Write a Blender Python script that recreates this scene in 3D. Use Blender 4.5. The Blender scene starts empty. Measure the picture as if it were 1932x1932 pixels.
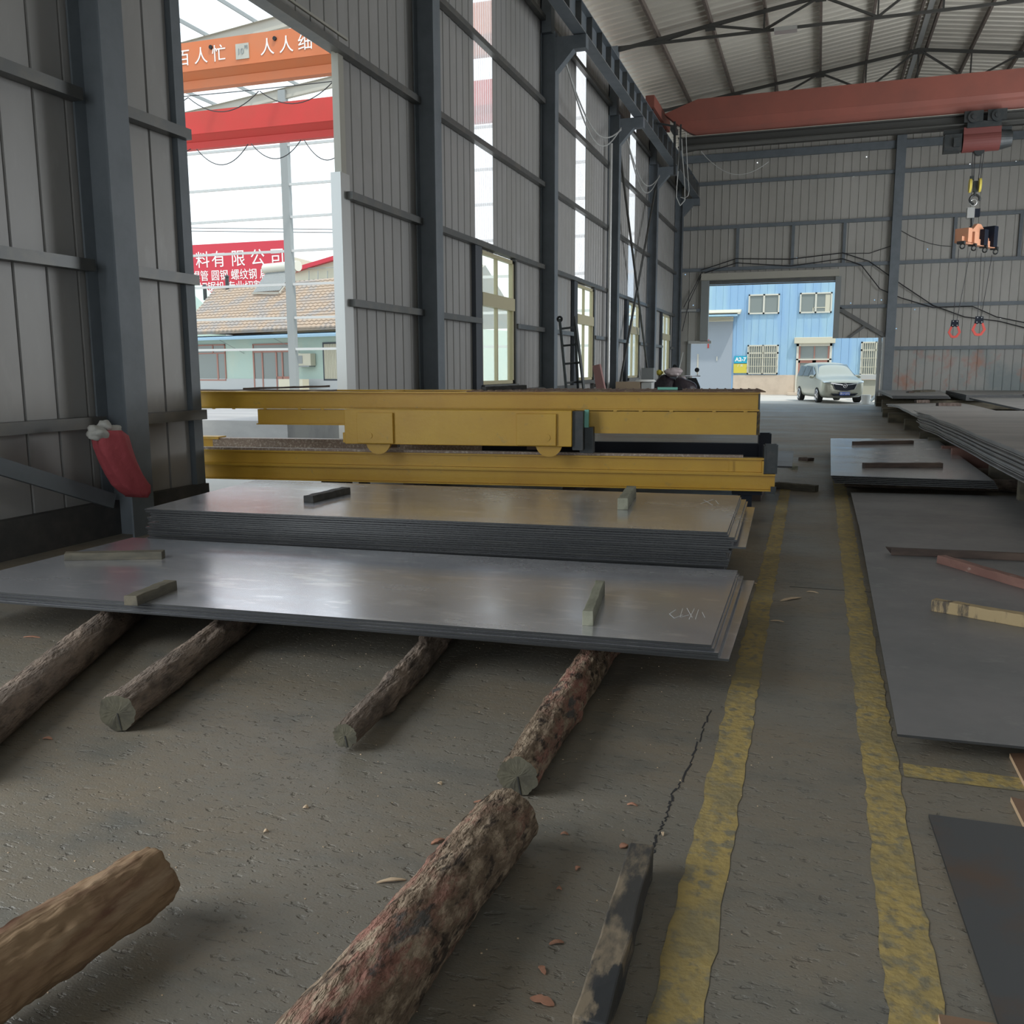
import bpy, math, random
from mathutils import Vector, Matrix, Euler, noise
random.seed(7)
R = math.radians
scene = bpy.context.scene
COL = scene.collection

# ---------------------------------------------------------------- camera
YAW, PITCH, ROLL, FPX = 18.464, 8.919, -0.2027, 1708.0
CAM = Vector((0, 0, 1.5))
_y, _p, _r = R(YAW), R(PITCH), R(ROLL)
F_ = Vector((-math.sin(_y) * math.cos(_p), math.cos(_y) * math.cos(_p), -math.sin(_p)))
R0 = Vector((math.cos(_y), math.sin(_y), 0)); U0 = R0.cross(F_)
R_ = R0 * math.cos(_r) + U0 * math.sin(_r); U_ = U0 * math.cos(_r) - R0 * math.sin(_r)
cd = bpy.data.cameras.new('camera'); cam = bpy.data.objects.new('camera', cd); COL.objects.link(cam)
cd.sensor_width = 36; cd.lens = 36 * FPX / 1932; cd.clip_start = 0.05; cd.clip_end = 600
M3 = Matrix((R_, U_, -F_)).transposed()
cam.matrix_world = Matrix.Translation(CAM) @ M3.to_4x4()
scene.camera = cam
# ---------------------------------------------------------------- sky, sun, exposure
SKY, SUN, EXPO = 1.5, 2.4, 0.3
w = bpy.data.worlds.new('sky'); scene.world = w; w.use_nodes = True
wt = w.node_tree; bg = wt.nodes['Background']
tc = wt.nodes.new('ShaderNodeTexCoord'); sx = wt.nodes.new('ShaderNodeSeparateXYZ'); rp = wt.nodes.new('ShaderNodeValToRGB')
wt.links.new(tc.outputs['Generated'], sx.inputs[0]); wt.links.new(sx.outputs['Z'], rp.inputs[0]); wt.links.new(rp.outputs[0], bg.inputs[0])
rp.color_ramp.elements[0].position = 0.0; rp.color_ramp.elements[0].color = (0.80, 0.86, 0.88, 1)
rp.color_ramp.elements[1].position = 0.6; rp.color_ramp.elements[1].color = (0.74, 0.88, 1.0, 1)
e = rp.color_ramp.elements.new(0.3); e.color = (0.79, 0.90, 0.96, 1)
bg.inputs[1].default_value = SKY
sd = bpy.data.lights.new('sun', 'SUN'); sun = bpy.data.objects.new('sun', sd); COL.objects.link(sun)
sd.energy = SUN; sd.angle = R(2.0); sd.color = (1, 0.95, 0.86)
sun.rotation_euler = Vector((0.45, -0.32, 1.0)).to_track_quat('Z', 'Y').to_euler()
vs = scene.view_settings; vs.view_transform = 'Standard'; vs.look = 'None'; vs.exposure = EXPO; vs.gamma = 1; vs.use_curve_mapping = False
scene.cycles.use_denoising = True
scene.cycles.max_bounces = 10; scene.cycles.diffuse_bounces = 6; scene.cycles.transparent_max_bounces = 12
scene.cycles.sample_clamp_indirect = 4
# area lights added outside the view to brighten the hall
def area(name, loc, size, direction, power, color=(0.93, 0.97, 1)):
    d = bpy.data.lights.new(name, 'AREA'); o = bpy.data.objects.new(name, d); COL.objects.link(o)
    d.shape = 'RECTANGLE'; d.size, d.size_y = size; d.energy = power; d.color = color
    o.location = loc; o.rotation_euler = Vector(direction).to_track_quat('-Z', 'Y').to_euler()
    return o
area('near_left_fill', (-6.0, -1.0, 3.0), (5.0, 5.0), (1, 0.15, -0.25), 400)  # unseen fill light added to light the foreground from the left
area('rear_fill', (2.5, -8.8, 2.8), (7.0, 5.2), (0, 1, 0.1), 110)  # unseen fill light added behind the camera
area('far_right_fill', (11.4, 29.0, 4.5), (20.0, 7.0), (-1, 0.15, 0.2), 2100)  # unseen fill light added for the far hall; the right wall is closed

# ---------------------------------------------------------------- picking points on known surfaces
def ray(x, y): return F_ * FPX + R_ * (x - 966) - U_ * (y - 966)
def PZ(x, y, z=0.0):
    d = ray(x, y); return CAM + d * ((z - CAM.z) / d.z)
def PX(x, y, X):
    d = ray(x, y); return CAM + d * (X / d.x)
def PY(x, y, Y):
    d = ray(x, y); return CAM + d * (Y / d.y)
def PP(x, y, P, n):
    d = ray(x, y); return CAM + d * ((Vector(P) - CAM).dot(n) / d.dot(n))

# ---------------------------------------------------------------- materials
def mat(name, col, rough=0.6, metal=0.0, var=None, bump=None, stretch=(1, 1, 1), world=True, spec=0.5, spots=None, rough_var=0.0, alpha=None, trans=None):
    m = bpy.data.materials.new(name); m.use_nodes = True
    nt = m.node_tree; N = nt.nodes; L = nt.links; b = N['Principled BSDF']
    b.inputs['Roughness'].default_value = rough; b.inputs['Metallic'].default_value = metal
    b.inputs['Specular IOR Level'].default_value = spec
    b.inputs['Base Color'].default_value = (*col, 1)
    if world:
        src = N.new('ShaderNodeNewGeometry').outputs['Position']
    else:
        src = N.new('ShaderNodeTexCoord').outputs['Object']
    mp = N.new('ShaderNodeMapping'); mp.inputs['Scale'].default_value = stretch; L.new(src, mp.inputs[0])
    last = None
    if var:
        for k, (sc, c2, lo, hi) in enumerate(var):
            n = N.new('ShaderNodeTexNoise'); n.inputs['Scale'].default_value = sc; n.inputs['Detail'].default_value = 6; n.inputs['Roughness'].default_value = 0.62
            L.new(mp.outputs[0], n.inputs['Vector'])
            r = N.new('ShaderNodeMapRange'); r.inputs[1].default_value = lo; r.inputs[2].default_value = hi; L.new(n.outputs['Fac'], r.inputs[0])
            mx = N.new('ShaderNodeMix'); mx.data_type = 'RGBA'
            L.new(r.outputs[0], mx.inputs[0])
            if last is None: mx.inputs[6].default_value = (*col, 1)
            else: L.new(last, mx.inputs[6])
            mx.inputs[7].default_value = (*c2, 1)
            last = mx.outputs[2]
            if k == 0 and rough_var:
                rr = N.new('ShaderNodeMapRange'); rr.inputs[1].default_value = 0.3; rr.inputs[2].default_value = 0.7
                rr.inputs[3].default_value = rough - rough_var; rr.inputs[4].default_value = rough + rough_var
                L.new(n.outputs['Fac'], rr.inputs[0]); L.new(rr.outputs[0], b.inputs['Roughness'])
        L.new(last, b.inputs['Base Color'])
    if bump:
        hs = None
        for bb_ in bump:
            sc, st = bb_[0], bb_[1]
            n = N.new('ShaderNodeTexNoise'); n.inputs['Scale'].default_value = sc; n.inputs['Detail'].default_value = 5
            L.new(mp.outputs[0], n.inputs['Vector']); fac = n.outputs['Fac']
            if len(bb_) > 2:
                r = N.new('ShaderNodeMapRange'); r.inputs[1].default_value = bb_[2]; r.inputs[2].default_value = bb_[3]; L.new(fac, r.inputs[0]); fac = r.outputs[0]
            mu = N.new('ShaderNodeMath'); mu.operation = 'MULTIPLY'; mu.inputs[1].default_value = st; L.new(fac, mu.inputs[0])
            if hs is None: hs = mu.outputs[0]
            else:
                ad = N.new('ShaderNodeMath'); ad.operation = 'ADD'; L.new(hs, ad.inputs[0]); L.new(mu.outputs[0], ad.inputs[1]); hs = ad.outputs[0]
        bp = N.new('ShaderNodeBump'); bp.inputs['Strength'].default_value = 1.0; bp.inputs['Distance'].default_value = 1.0
        L.new(hs, bp.inputs['Height']); L.new(bp.outputs[0], b.inputs['Normal'])
    m['b'] = 1
    return m

def glassy(name, col, tfac, translucent=0.0, rough=0.1):
    m = bpy.data.materials.new(name); m.use_nodes = True; nt = m.node_tree; N = nt.nodes; L = nt.links
    for n in list(N):
        if n.type != 'OUTPUT_MATERIAL': N.remove(n)
    out = [n for n in N if n.type == 'OUTPUT_MATERIAL'][0]
    tr = N.new('ShaderNodeBsdfTransparent'); tr.inputs[0].default_value = (*col, 1)
    if translucent:
        g = N.new('ShaderNodeBsdfTranslucent'); g.inputs[0].default_value = (*col, 1)
    else:
        g = N.new('ShaderNodeBsdfGlossy'); g.inputs['Roughness'].default_value = rough; g.inputs[0].default_value = (0.8, 0.85, 0.9, 1)
    mx = N.new('ShaderNodeMixShader'); mx.inputs[0].default_value = tfac
    L.new(g.outputs[0], mx.inputs[1]); L.new(tr.outputs[0], mx.inputs[2]); L.new(mx.outputs[0], out.inputs[0])
    return m

MT = dict(
    floor=mat('concrete_floor', (0.205, 0.185, 0.15), 0.46, var=[(0.7, (0.235, 0.19, 0.135), 0.42, 0.68), (2.5, (0.14, 0.138, 0.122), 0.5, 0.75), (22, (0.21, 0.20, 0.17), 0.5, 0.8)], bump=[(20, -0.004, .60, .68), (42, -0.0025, .60, .70), (7, 0.004), (130, 0.0012)], stretch=(0.8, 1.5, 1), rough_var=0.1),
    ground=mat('pale_concrete_yard', (0.420, 0.399, 0.364), 0.85, var=[(0.6, (0.476, 0.448, 0.406), 0.4, 0.7)]),
    wall=mat('grey_steel_cladding', (0.37, 0.365, 0.36), 0.42, 0.1, var=[(0.9, (0.32, 0.315, 0.30), 0.4, 0.7), (5, (0.41, 0.405, 0.40), 0.55, 0.8)], stretch=(1, 1, 0.35)),
    wallfar=mat('warm_grey_steel_cladding', (0.44, 0.43, 0.40), 0.5, 0.1, var=[(0.8, (0.38, 0.37, 0.34), 0.4, 0.7)], stretch=(1, 1, 0.4)),
    wallstain=mat('stained_steel_cladding', (0.38, 0.38, 0.36), 0.5, 0.1, var=[(0.55, (0.26, 0.30, 0.30), 0.45, 0.6), (0.9, (0.42, 0.24, 0.18), 0.58, 0.70)], stretch=(1, 1, 0.8)),
    plinth=mat('dark_brick_plinth', (0.06, 0.06, 0.06), 0.8, var=[(6, (0.09, 0.085, 0.08), 0.4, 0.7)]),
    roof=mat('roof_sheet', (0.66, 0.63, 0.56), 0.42, 0.25, var=[(0.5, (0.58, 0.55, 0.48), 0.4, 0.7)], stretch=(0.3, 1, 1)),
    steel=mat('blue_grey_steelwork', (0.17, 0.195, 0.22), 0.5, 0.1, var=[(3, (0.135, 0.16, 0.18), 0.4, 0.7)]),
    girt=mat('galvanised_girt', (0.13, 0.135, 0.135), 0.4, 0.4, var=[(4, (0.17, 0.165, 0.15), 0.45, 0.7)]),
    galv=mat('bright_galvanised', (0.55, 0.56, 0.55), 0.35, 0.6),
    truss=mat('dark_truss_steel', (0.065, 0.065, 0.06), 0.6, 0.1),
    purlin=mat('brown_purlin', (0.16, 0.13, 0.11), 0.6, 0.1, var=[(5, (0.10, 0.08, 0.07), 0.4, 0.7)]),
    crane=mat('faded_red_crane_paint', (0.30, 0.095, 0.07), 0.5, var=[(0.9, (0.24, 0.085, 0.065), 0.4, 0.7)]),
    orange=mat('orange_crane_paint', (0.560, 0.154, 0.049), 0.5, var=[(0.6, (0.504, 0.168, 0.070), 0.4, 0.7)]),
    red=mat('red_crane_paint', (0.560, 0.042, 0.035), 0.5, var=[(0.6, (0.490, 0.049, 0.035), 0.4, 0.7)]),
    cream=mat('cream_steel', (0.434, 0.420, 0.364), 0.5),
    grey=mat('grey_painted_steel', (0.27, 0.29, 0.29), 0.5),
    white=mat('white_paint', (0.8, 0.8, 0.78), 0.5),
    black=mat('black_rubber', (0.015, 0.016, 0.018), 0.5, spec=0.3),
    dark=mat('dark_machinery', (0.035, 0.042, 0.045), 0.45, 0.3, var=[(8, (0.06, 0.06, 0.06), 0.45, 0.7)]),
    hoistred=mat('dark_red_hoist_paint', (0.16, 0.045, 0.04), 0.5),
    yellow=mat('yellow_machine_paint', (0.58, 0.35, 0.035), 0.42, var=[(1.3, (0.50, 0.28, 0.03), 0.4, 0.7), (9, (0.36, 0.26, 0.07), 0.62, 0.78)], bump=[(30, 0.0015)]),
    rustdeck=mat('rusty_chequered_deck', (0.16, 0.09, 0.06), 0.7, var=[(6, (0.30, 0.22, 0.13), 0.45, 0.7)]),
    gritty=mat('gritty_rusted_web', (0.25, 0.19, 0.15), 0.5, 0.2, var=[(45, (0.55, 0.48, 0.40), 0.5, 0.7)]),
    navy=mat('dark_navy_steel', (0.010, 0.014, 0.024), 0.5, spec=0.2),
    hookyel=mat('hook_block_yellow', (0.75, 0.62, 0.12), 0.5),
    magnet=mat('salmon_lifting_beam', (0.62, 0.30, 0.18), 0.5),
    jaw=mat('red_clamp_jaw', (0.65, 0.09, 0.07), 0.4),
    cable=mat('black_cable', (0.03, 0.03, 0.033), 0.6),
    greycable=mat('grey_cable', (0.42, 0.43, 0.42), 0.5),
    plate1=mat('blued_mill_steel', (0.66, 0.68, 0.73), 0.235, 0.80, var=[(1.1, (0.72, 0.72, 0.75), 0.4, 0.65), (6, (0.84, 0.84, 0.86), 0.56, 0.64), (26, (0.90, 0.90, 0.92), 0.62, 0.68)], stretch=(0.6, 1.6, 1), rough_var=0.07),
    plate2=mat('dull_hot_rolled_steel', (0.25, 0.25, 0.255), 0.45, 0.4, var=[(1.2, (0.20, 0.205, 0.21), 0.4, 0.65), (6, (0.31, 0.31, 0.31), 0.6, 0.8)], rough_var=0.08),
    plate3=mat('pale_rolled_steel', (0.36, 0.35, 0.335), 0.45, 0.4, var=[(1.0, (0.27, 0.265, 0.26), 0.4, 0.62)], stretch=(0.5, 1.5, 1)),
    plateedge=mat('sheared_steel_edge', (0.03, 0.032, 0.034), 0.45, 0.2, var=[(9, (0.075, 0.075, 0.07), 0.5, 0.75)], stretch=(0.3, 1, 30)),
    platebrown=mat('brown_edged_steel', (0.10, 0.105, 0.11), 0.5, 0.4, var=[(2.0, (0.13, 0.095, 0.075), 0.5, 0.66)]),
    bark=mat('pine_bark', (0.20, 0.145, 0.10), 0.85, var=[(5, (0.34, 0.17, 0.13), 0.5, 0.62), (34, (0.40, 0.31, 0.22), 0.48, 0.62), (24, (0.06, 0.045, 0.035), 0.52, 0.62), (6, (0.12, 0.11, 0.10), 0.64, 0.69)], bump=[(14, 0.03), (45, 0.035), (130, 0.012)], stretch=(0.4, 1, 1), world=False, spec=0.2),
    barkgrey=mat('grey_weathered_bark', (0.20, 0.16, 0.13), 0.85, var=[(8, (0.30, 0.23, 0.18), 0.45, 0.65), (14, (0.08, 0.065, 0.055), 0.5, 0.7)], bump=[(14, 0.03), (45, 0.028), (120, 0.008)], stretch=(0.3, 1, 1), world=False, spec=0.2),
    cutend=mat('cut_log_end', (0.13, 0.12, 0.085), 0.85, var=[(9, (0.07, 0.065, 0.05), 0.4, 0.65)], bump=[(30, 0.004)], world=False, spec=0.2),
    split=mat('stripped_pine', (0.27, 0.18, 0.105), 0.75, var=[(5, (0.14, 0.07, 0.045), 0.47, 0.58), (14, (0.34, 0.25, 0.16), 0.52, 0.7), (3, (0.10, 0.07, 0.055), 0.58, 0.66)], bump=[(8, 0.03), (30, 0.008)], stretch=(0.2, 1, 1), world=False, spec=0.2),
    timber=mat('weathered_timber', (0.17, 0.15, 0.11), 0.8, var=[(9, (0.09, 0.085, 0.07), 0.4, 0.65)], bump=[(20, 0.004)], stretch=(0.2, 1, 1), world=False, spec=0.2),
    timberpale=mat('pale_green_timber', (0.28, 0.28, 0.215), 0.8, var=[(8, (0.16, 0.16, 0.12), 0.45, 0.65)], bump=[(18, 0.004)], stretch=(0.3, 1, 1), world=False, spec=0.2),
    timberblack=mat('blackened_timber', (0.025, 0.025, 0.024), 0.6, var=[(8, (0.05, 0.048, 0.04), 0.5, 0.7)], bump=[(20, 0.003)], stretch=(0.3, 1, 1), world=False),
    timberdark=mat('dark_stained_timber', (0.07, 0.05, 0.042), 0.75, var=[(6, (0.13, 0.09, 0.07), 0.5, 0.7)], stretch=(0.3, 1, 1), world=False),
    timbered=mat('reddish_timber', (0.26, 0.14, 0.11), 0.75, var=[(6, (0.20, 0.10, 0.08), 0.4, 0.65), (9, (0.50, 0.40, 0.34), 0.68, 0.75)], stretch=(0.5, 1, 1), world=False),
    timberyel=mat('yellowish_timber', (0.40, 0.30, 0.16), 0.75, var=[(14, (0.10, 0.08, 0.06), 0.54, 0.64)], stretch=(1.2, 1, 0.3), world=False),
    plankgrey=mat('grey_worn_plank', (0.05, 0.048, 0.045), 0.6, var=[(5, (0.24, 0.19, 0.13), 0.47, 0.55), (7, (0.03, 0.032, 0.034), 0.55, 0.6)], bump=[(15, 0.004)], stretch=(0.4, 1, 1), world=False),
    plywood=mat('brown_plywood', (0.25, 0.15, 0.09), 0.6, var=[(3, (0.18, 0.10, 0.065), 0.4, 0.7)]),
    plyedge=mat('pale_ply_edge', (0.52, 0.36, 0.22), 0.7),
    chip=mat('pine_chip', (0.45, 0.22, 0.14), 0.8, var=[(20, (0.32, 0.17, 0.11), 0.4, 0.7)]),
    chippale=mat('pale_wood_chip', (0.60, 0.45, 0.30), 0.8),
    line=mat('worn_yellow_line', (0.42, 0.31, 0.11), 0.75, var=[(18, (0.23, 0.205, 0.135), 0.48, 0.62), (3, (0.27, 0.22, 0.11), 0.45, 0.65)], bump=[(26, 0.008)]),
    cloth=mat('red_cloth', (0.40, 0.07, 0.085), 0.8, bump=[(9, 0.02)]),
    cloths=mat('pale_rag', (0.45, 0.45, 0.42), 0.8, bump=[(12, 0.02)]),
    frame=mat('cream_window_frame', (0.52, 0.47, 0.30), 0.5),
    framedk=mat('dark_window_post', (0.06, 0.07, 0.085), 0.6),
    glass=glassy('frosted_glass', (0.98, 1.0, 0.96), 0.75, 1),
    frp=glassy('translucent_sheet', (1.0, 0.98, 0.98), 0.55, 1),
    bwall=mat('blue_cladding', (0.252, 0.420, 0.616), 0.6, var=[(0.5, (0.350, 0.532, 0.616), 0.45, 0.65)], stretch=(1, 1, 0.15)),
    brick=mat('rendered_brick_base', (0.560, 0.462, 0.364), 0.85, var=[(1.5, (0.476, 0.385, 0.301), 0.45, 0.7)]),
    bdoor=mat('blue_grey_sheet_door', (0.294, 0.336, 0.385), 0.6),
    wfr=mat('white_window_frame', (0.595, 0.581, 0.504), 0.5),
    glz=mat('dark_far_glass', (0.22, 0.25, 0.24), 0.15, 0.0),
    wine=mat('reddish_brown_door_frame', (0.38, 0.18, 0.14), 0.5),
    shutter=mat('cream_shutter', (0.560, 0.532, 0.420), 0.5),
    signc=mat('cyan_sign', (0.021, 0.350, 0.504), 0.5), signy=mat('yellow_sign', (0.595, 0.504, 0.070), 0.5),
    billb=mat('billboard_red', (0.504, 0.028, 0.049), 0.5),
    hwall=mat('pale_mint_render', (0.462, 0.588, 0.525), 0.8, var=[(0.4, (0.518, 0.602, 0.518), 0.45, 0.65)]),
    hbase=mat('pale_grey_base', (0.518, 0.532, 0.532), 0.8),
    tile=mat('clay_roof_tile', (0.350, 0.266, 0.196), 0.8, var=[(0.8, (0.280, 0.252, 0.231), 0.45, 0.6), (6, (0.420, 0.322, 0.238), 0.55, 0.75)]),
    gutter=mat('blue_white_eave_sheet', (0.280, 0.434, 0.560), 0.5),
    vanp=mat('champagne_car_paint', (0.476, 0.476, 0.392), 0.25, 0.3),
    vang=mat('tinted_car_glass', (0.16, 0.22, 0.25), 0.08, 0.3),
    chrome=mat('chrome', (0.8, 0.8, 0.82), 0.12, 1.0),
    tyre=mat('tyre', (0.02, 0.02, 0.02), 0.8),
    plateblue=mat('number_plate_blue', (0.05, 0.13, 0.50), 0.4),
    lamp=mat('headlight_glass', (0.55, 0.62, 0.64), 0.1, 0.4),
    card=mat('cardboard', (0.42, 0.32, 0.23), 0.8),
    sack=mat('black_plastic_sack', (0.03, 0.022, 0.03), 0.35, bump=[(7, 0.03)]),
    sackp=mat('pale_pink_plastic_bag', (0.55, 0.47, 0.48), 0.4, bump=[(9, 0.03)]),
    pink=mat('pinkish_board', (0.46, 0.26, 0.25), 0.7),
    teal=mat('teal_paint', (0.20, 0.52, 0.42), 0.5),
    cabin=mat('beige_cabinet', (0.434, 0.434, 0.364), 0.6),
)

# ---------------------------------------------------------------- mesh builder
PM = {}
class MB:
    def __init__(s, m=None): s.v = []; s.f = []; s.m = m or Matrix.Identity(4)
    def add(s, vs_, fs_):
        n = len(s.v); s.v += [s.m @ Vector(v) for v in vs_]; s.f += [tuple(i + n for i in f) for f in fs_]; return s
    def box(s, a, b):
        x0, x1 = sorted((a[0], b[0])); y0, y1 = sorted((a[1], b[1])); z0, z1 = sorted((a[2], b[2]))
        return s.add([(x0, y0, z0), (x1, y0, z0), (x1, y1, z0), (x0, y1, z0), (x0, y0, z1), (x1, y0, z1), (x1, y1, z1), (x0, y1, z1)],
                     [(0, 3, 2, 1), (4, 5, 6, 7), (0, 1, 5, 4), (1, 2, 6, 5), (2, 3, 7, 6), (3, 0, 4, 7)])
    def slab(s, pts, dz):                      # polygon pts (3d) thickened downward by dz
        n = len(pts); lo = [(p[0], p[1], p[2] - dz) for p in pts]
        return s.add(list(map(tuple, pts)) + lo, [tuple(range(n)), tuple(range(2 * n - 1, n - 1, -1))] + [(i, i + n, (i + 1) % n + n, (i + 1) % n) for i in range(n)])
    def prism(s, pts, d):                      # polygon pts (3d) extruded along vector d
        n = len(pts); d = Vector(d); lo = [tuple(Vector(p) + d) for p in pts]
        return s.add(list(map(tuple, pts)) + lo, [tuple(range(n)), tuple(range(2 * n - 1, n - 1, -1))] + [(i, i + n, (i + 1) % n + n, (i + 1) % n) for i in range(n)])
    def bar(s, p, q, w_, h_=None, up=(0, 0, 1)):
        h_ = h_ or w_; p = Vector(p); q = Vector(q); d = (q - p).normalized(); u = Vector(up)
        if abs(d.dot(u)) > 0.98: u = Vector((0, 1, 0))
        a = d.cross(u).normalized() * w_ / 2; b = a.cross(d).normalized() * h_ / 2
        P = [p - a - b, p + a - b, p + a + b, p - a + b, q - a - b, q + a - b, q + a + b, q - a + b]
        return s.add(P, [(0, 3, 2, 1), (4, 5, 6, 7), (0, 1, 5, 4), (1, 2, 6, 5), (2, 3, 7, 6), (3, 0, 4, 7)])
    def cyl(s, p, q, r, r2=None, n=16):
        r2 = r if r2 is None else r2; p = Vector(p); q = Vector(q); d = (q - p).normalized()
        u = Vector((0, 0, 1)) if abs(d.z) < 0.9 else Vector((1, 0, 0)); a = d.cross(u).normalized(); b = a.cross(d)
        V = [];
        for c, rr in ((p, r), (q, r2)):
            V += [c + a * rr * math.cos(2 * math.pi * i / n) + b * rr * math.sin(2 * math.pi * i / n) for i in range(n)]
        return s.add(V, [tuple(range(n - 1, -1, -1)), tuple(range(n, 2 * n))] + [(i, (i + 1) % n, (i + 1) % n + n, i + n) for i in range(n)])
    def tube(s, pts, r, n=8):
        for p, q in zip(pts[:-1], pts[1:]): s.cyl(p, q, r, n=n)
        return s
    def ring(s, c, ax, R1, r, n=24, k=8, a0=0, a1=2 * math.pi):
        c = Vector(c); ax = Vector(ax).normalized(); u = Vector((0, 0, 1)) if abs(ax.z) < 0.9 else Vector((1, 0, 0)); a = ax.cross(u).normalized(); b = a.cross(ax)
        P = [c + (a * math.cos(t) + b * math.sin(t)) * R1 for t in [a0 + (a1 - a0) * i / n for i in range(n + 1)]]
        return s.tube(P, r, k)
    def ibeam(s, p, q, w_, h_, t=0.012, side=(1, 0, 0)):   # p,q centre line, vertical web
        p = Vector(p); q = Vector(q); z = Vector((0, 0, h_ / 2))
        s.bar(p + z - Vector((0, 0, t / 2)), q + z - Vector((0, 0, t / 2)), w_, t); s.bar(p - z + Vector((0, 0, t / 2)), q - z + Vector((0, 0, t / 2)), w_, t)
        return s.bar(p, q, t, h_ - 2 * t)
    def blob(s, c, r, seed=0, amp=0.25, n=14, m=9, sc=1.5):
        V = []; c = Vector(c)
        for j in range(m + 1):
            th = math.pi * j / m
            for i in range(n):
                ph = 2 * math.pi * i / n; d = Vector((math.sin(th) * math.cos(ph), math.sin(th) * math.sin(ph), math.cos(th)))
                k = 1 + amp * noise.noise(d * sc + Vector((seed * 7.1, seed, 0)))
                V.append(c + Vector((d.x * r[0], d.y * r[1], d.z * r[2])) * k)
        return s.add(V, [(j * n + i, j * n + (i + 1) % n, (j + 1) * n + (i + 1) % n, (j + 1) * n + i) for j in range(m) for i in range(n)])
    def build(s, name, m, parent=None, smooth=False, bevel=0, label=None, cat=None, group=None, kind=None, local=False):
        me = bpy.data.meshes.new(name); V = s.v
        o = bpy.data.objects.new(name, me)
        if parent is not None:
            mw = PM[parent.name]
            if not local:
                inv = mw.inverted(); V = [inv @ v for v in V]
            PM[o.name] = mw; o.parent = parent
        else:
            xs = [v.x for v in V]; ys = [v.y for v in V]; zs = [v.z for v in V]
            c = Vector(((min(xs) + max(xs)) / 2, (min(ys) + max(ys)) / 2, min(zs)))
            V = [v - c for v in V]; o.location = c; PM[o.name] = Matrix.Translation(c)
        me.from_pydata([tuple(v) for v in V], [], s.f); me.update()
        me.materials.append(MT[m] if isinstance(m, str) else m)
        if smooth:
            for p in me.polygons: p.use_smooth = True
        COL.objects.link(o)
        if bevel:
            b = o.modifiers.new('bevel', 'BEVEL'); b.width = bevel; b.segments = 2; b.limit_method = 'ANGLE'
        tag(o, label, cat, group, kind)
        return o
def tag(o, label=None, cat=None, group=None, kind=None):
    if label: o['label'] = label
    if cat: o['category'] = cat
    if group: o['group'] = group
    if kind: o['kind'] = kind
    return o
def thing(name, label=None, cat=None, loc=(0, 0, 0), rot=(0, 0, 0), group=None, kind=None):
    o = bpy.data.objects.new(name, None); COL.objects.link(o); o.location = loc; o.rotation_euler = rot; o.empty_display_size = 0.1
    PM[o.name] = Matrix.LocRotScale(Vector(loc), Euler(rot), None)
    return tag(o, label, cat, group, kind)
def dup(root, loc, label=None, rotz=None):
    def cp(o, par):
        c = o.copy(); COL.objects.link(c); PM[c.name] = PM[o.name]
        if par is not None: c.parent = par
        for ch in o.children: cp(ch, c)
        return c
    r = cp(root, None); r.location = loc
    if rotz is not None: r.rotation_euler.z = rotz
    if label: r['label'] = label
    return r
def text(body, size, mtx, m, name, parent=None, ext=0.01, align='CENTER', bold=0.0, **kw):
    c = bpy.data.curves.new('t', 'FONT'); c.body = body; c.size = size; c.extrude = ext; c.align_x = align; c.align_y = 'CENTER'; c.offset = bold
    t = bpy.data.objects.new('t', c); COL.objects.link(t); bpy.context.view_layer.update()
    me = bpy.data.meshes.new_from_object(t.evaluated_get(bpy.context.evaluated_depsgraph_get()))
    bpy.data.objects.remove(t); bpy.data.curves.remove(c)
    mb = MB(); mb.v = [mtx @ v.co for v in me.vertices]; mb.f = [tuple(p.vertices) for p in me.polygons]
    bpy.data.meshes.remove(me)
    return mb.build(name, m, parent, **kw)

def sheet(mb, P, u0, u1, z0, z1, pitch=0.3, rib=0.05, d=0.014, holes=()):
    """ribbed sheet; P(u, z, depth) -> point. ribs sit on a world lattice so neighbours line up"""
    k = math.ceil((u0) / pitch); pts = [(u0, 0)]
    while k * pitch < u1:
        c = k * pitch
        for du, dd in ((-rib / 2, 0), (-rib / 4, d), (rib / 4, d), (rib / 2, 0)):
            if u0 < c + du < u1: pts.append((c + du, dd))
        k += 1
    pts.append((u1, 0)); V = []; Fc = []
    for u, dd in pts: V += [P(u, z0 if not callable(z0) else z0(u), dd), P(u, z1 if not callable(z1) else z1(u), dd)]
    for i in range(len(pts) - 1):
        (ua, da), (ub, db) = pts[i], pts[i + 1]
        hs = [h for h in holes if ua + .03 < h[0] < ub - .03 and not callable(z1) and z0 + .05 < h[1] < z1 - .05] if ub - ua > .1 else []
        if not hs: Fc.append((2 * i, 2 * i + 2, 2 * i + 3, 2 * i + 1)); continue
        hs.sort(key=lambda h: h[1]); zc = z0; e = .022
        def quad(a, b, c, d_):
            n = len(V); V.extend([P(a, c, 0), P(b, c, 0), P(b, d_, 0), P(a, d_, 0)]); Fc.append((n, n + 1, n + 2, n + 3))
        for hu_, hz_ in hs:
            if hz_ - e <= zc: continue
            quad(ua, ub, zc, hz_ - e); quad(ua, hu_ - e, hz_ - e, hz_ + e); quad(hu_ + e, ub, hz_ - e, hz_ + e); zc = hz_ + e
        quad(ua, ub, zc, z1)
    mb.add(V, Fc)

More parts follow.
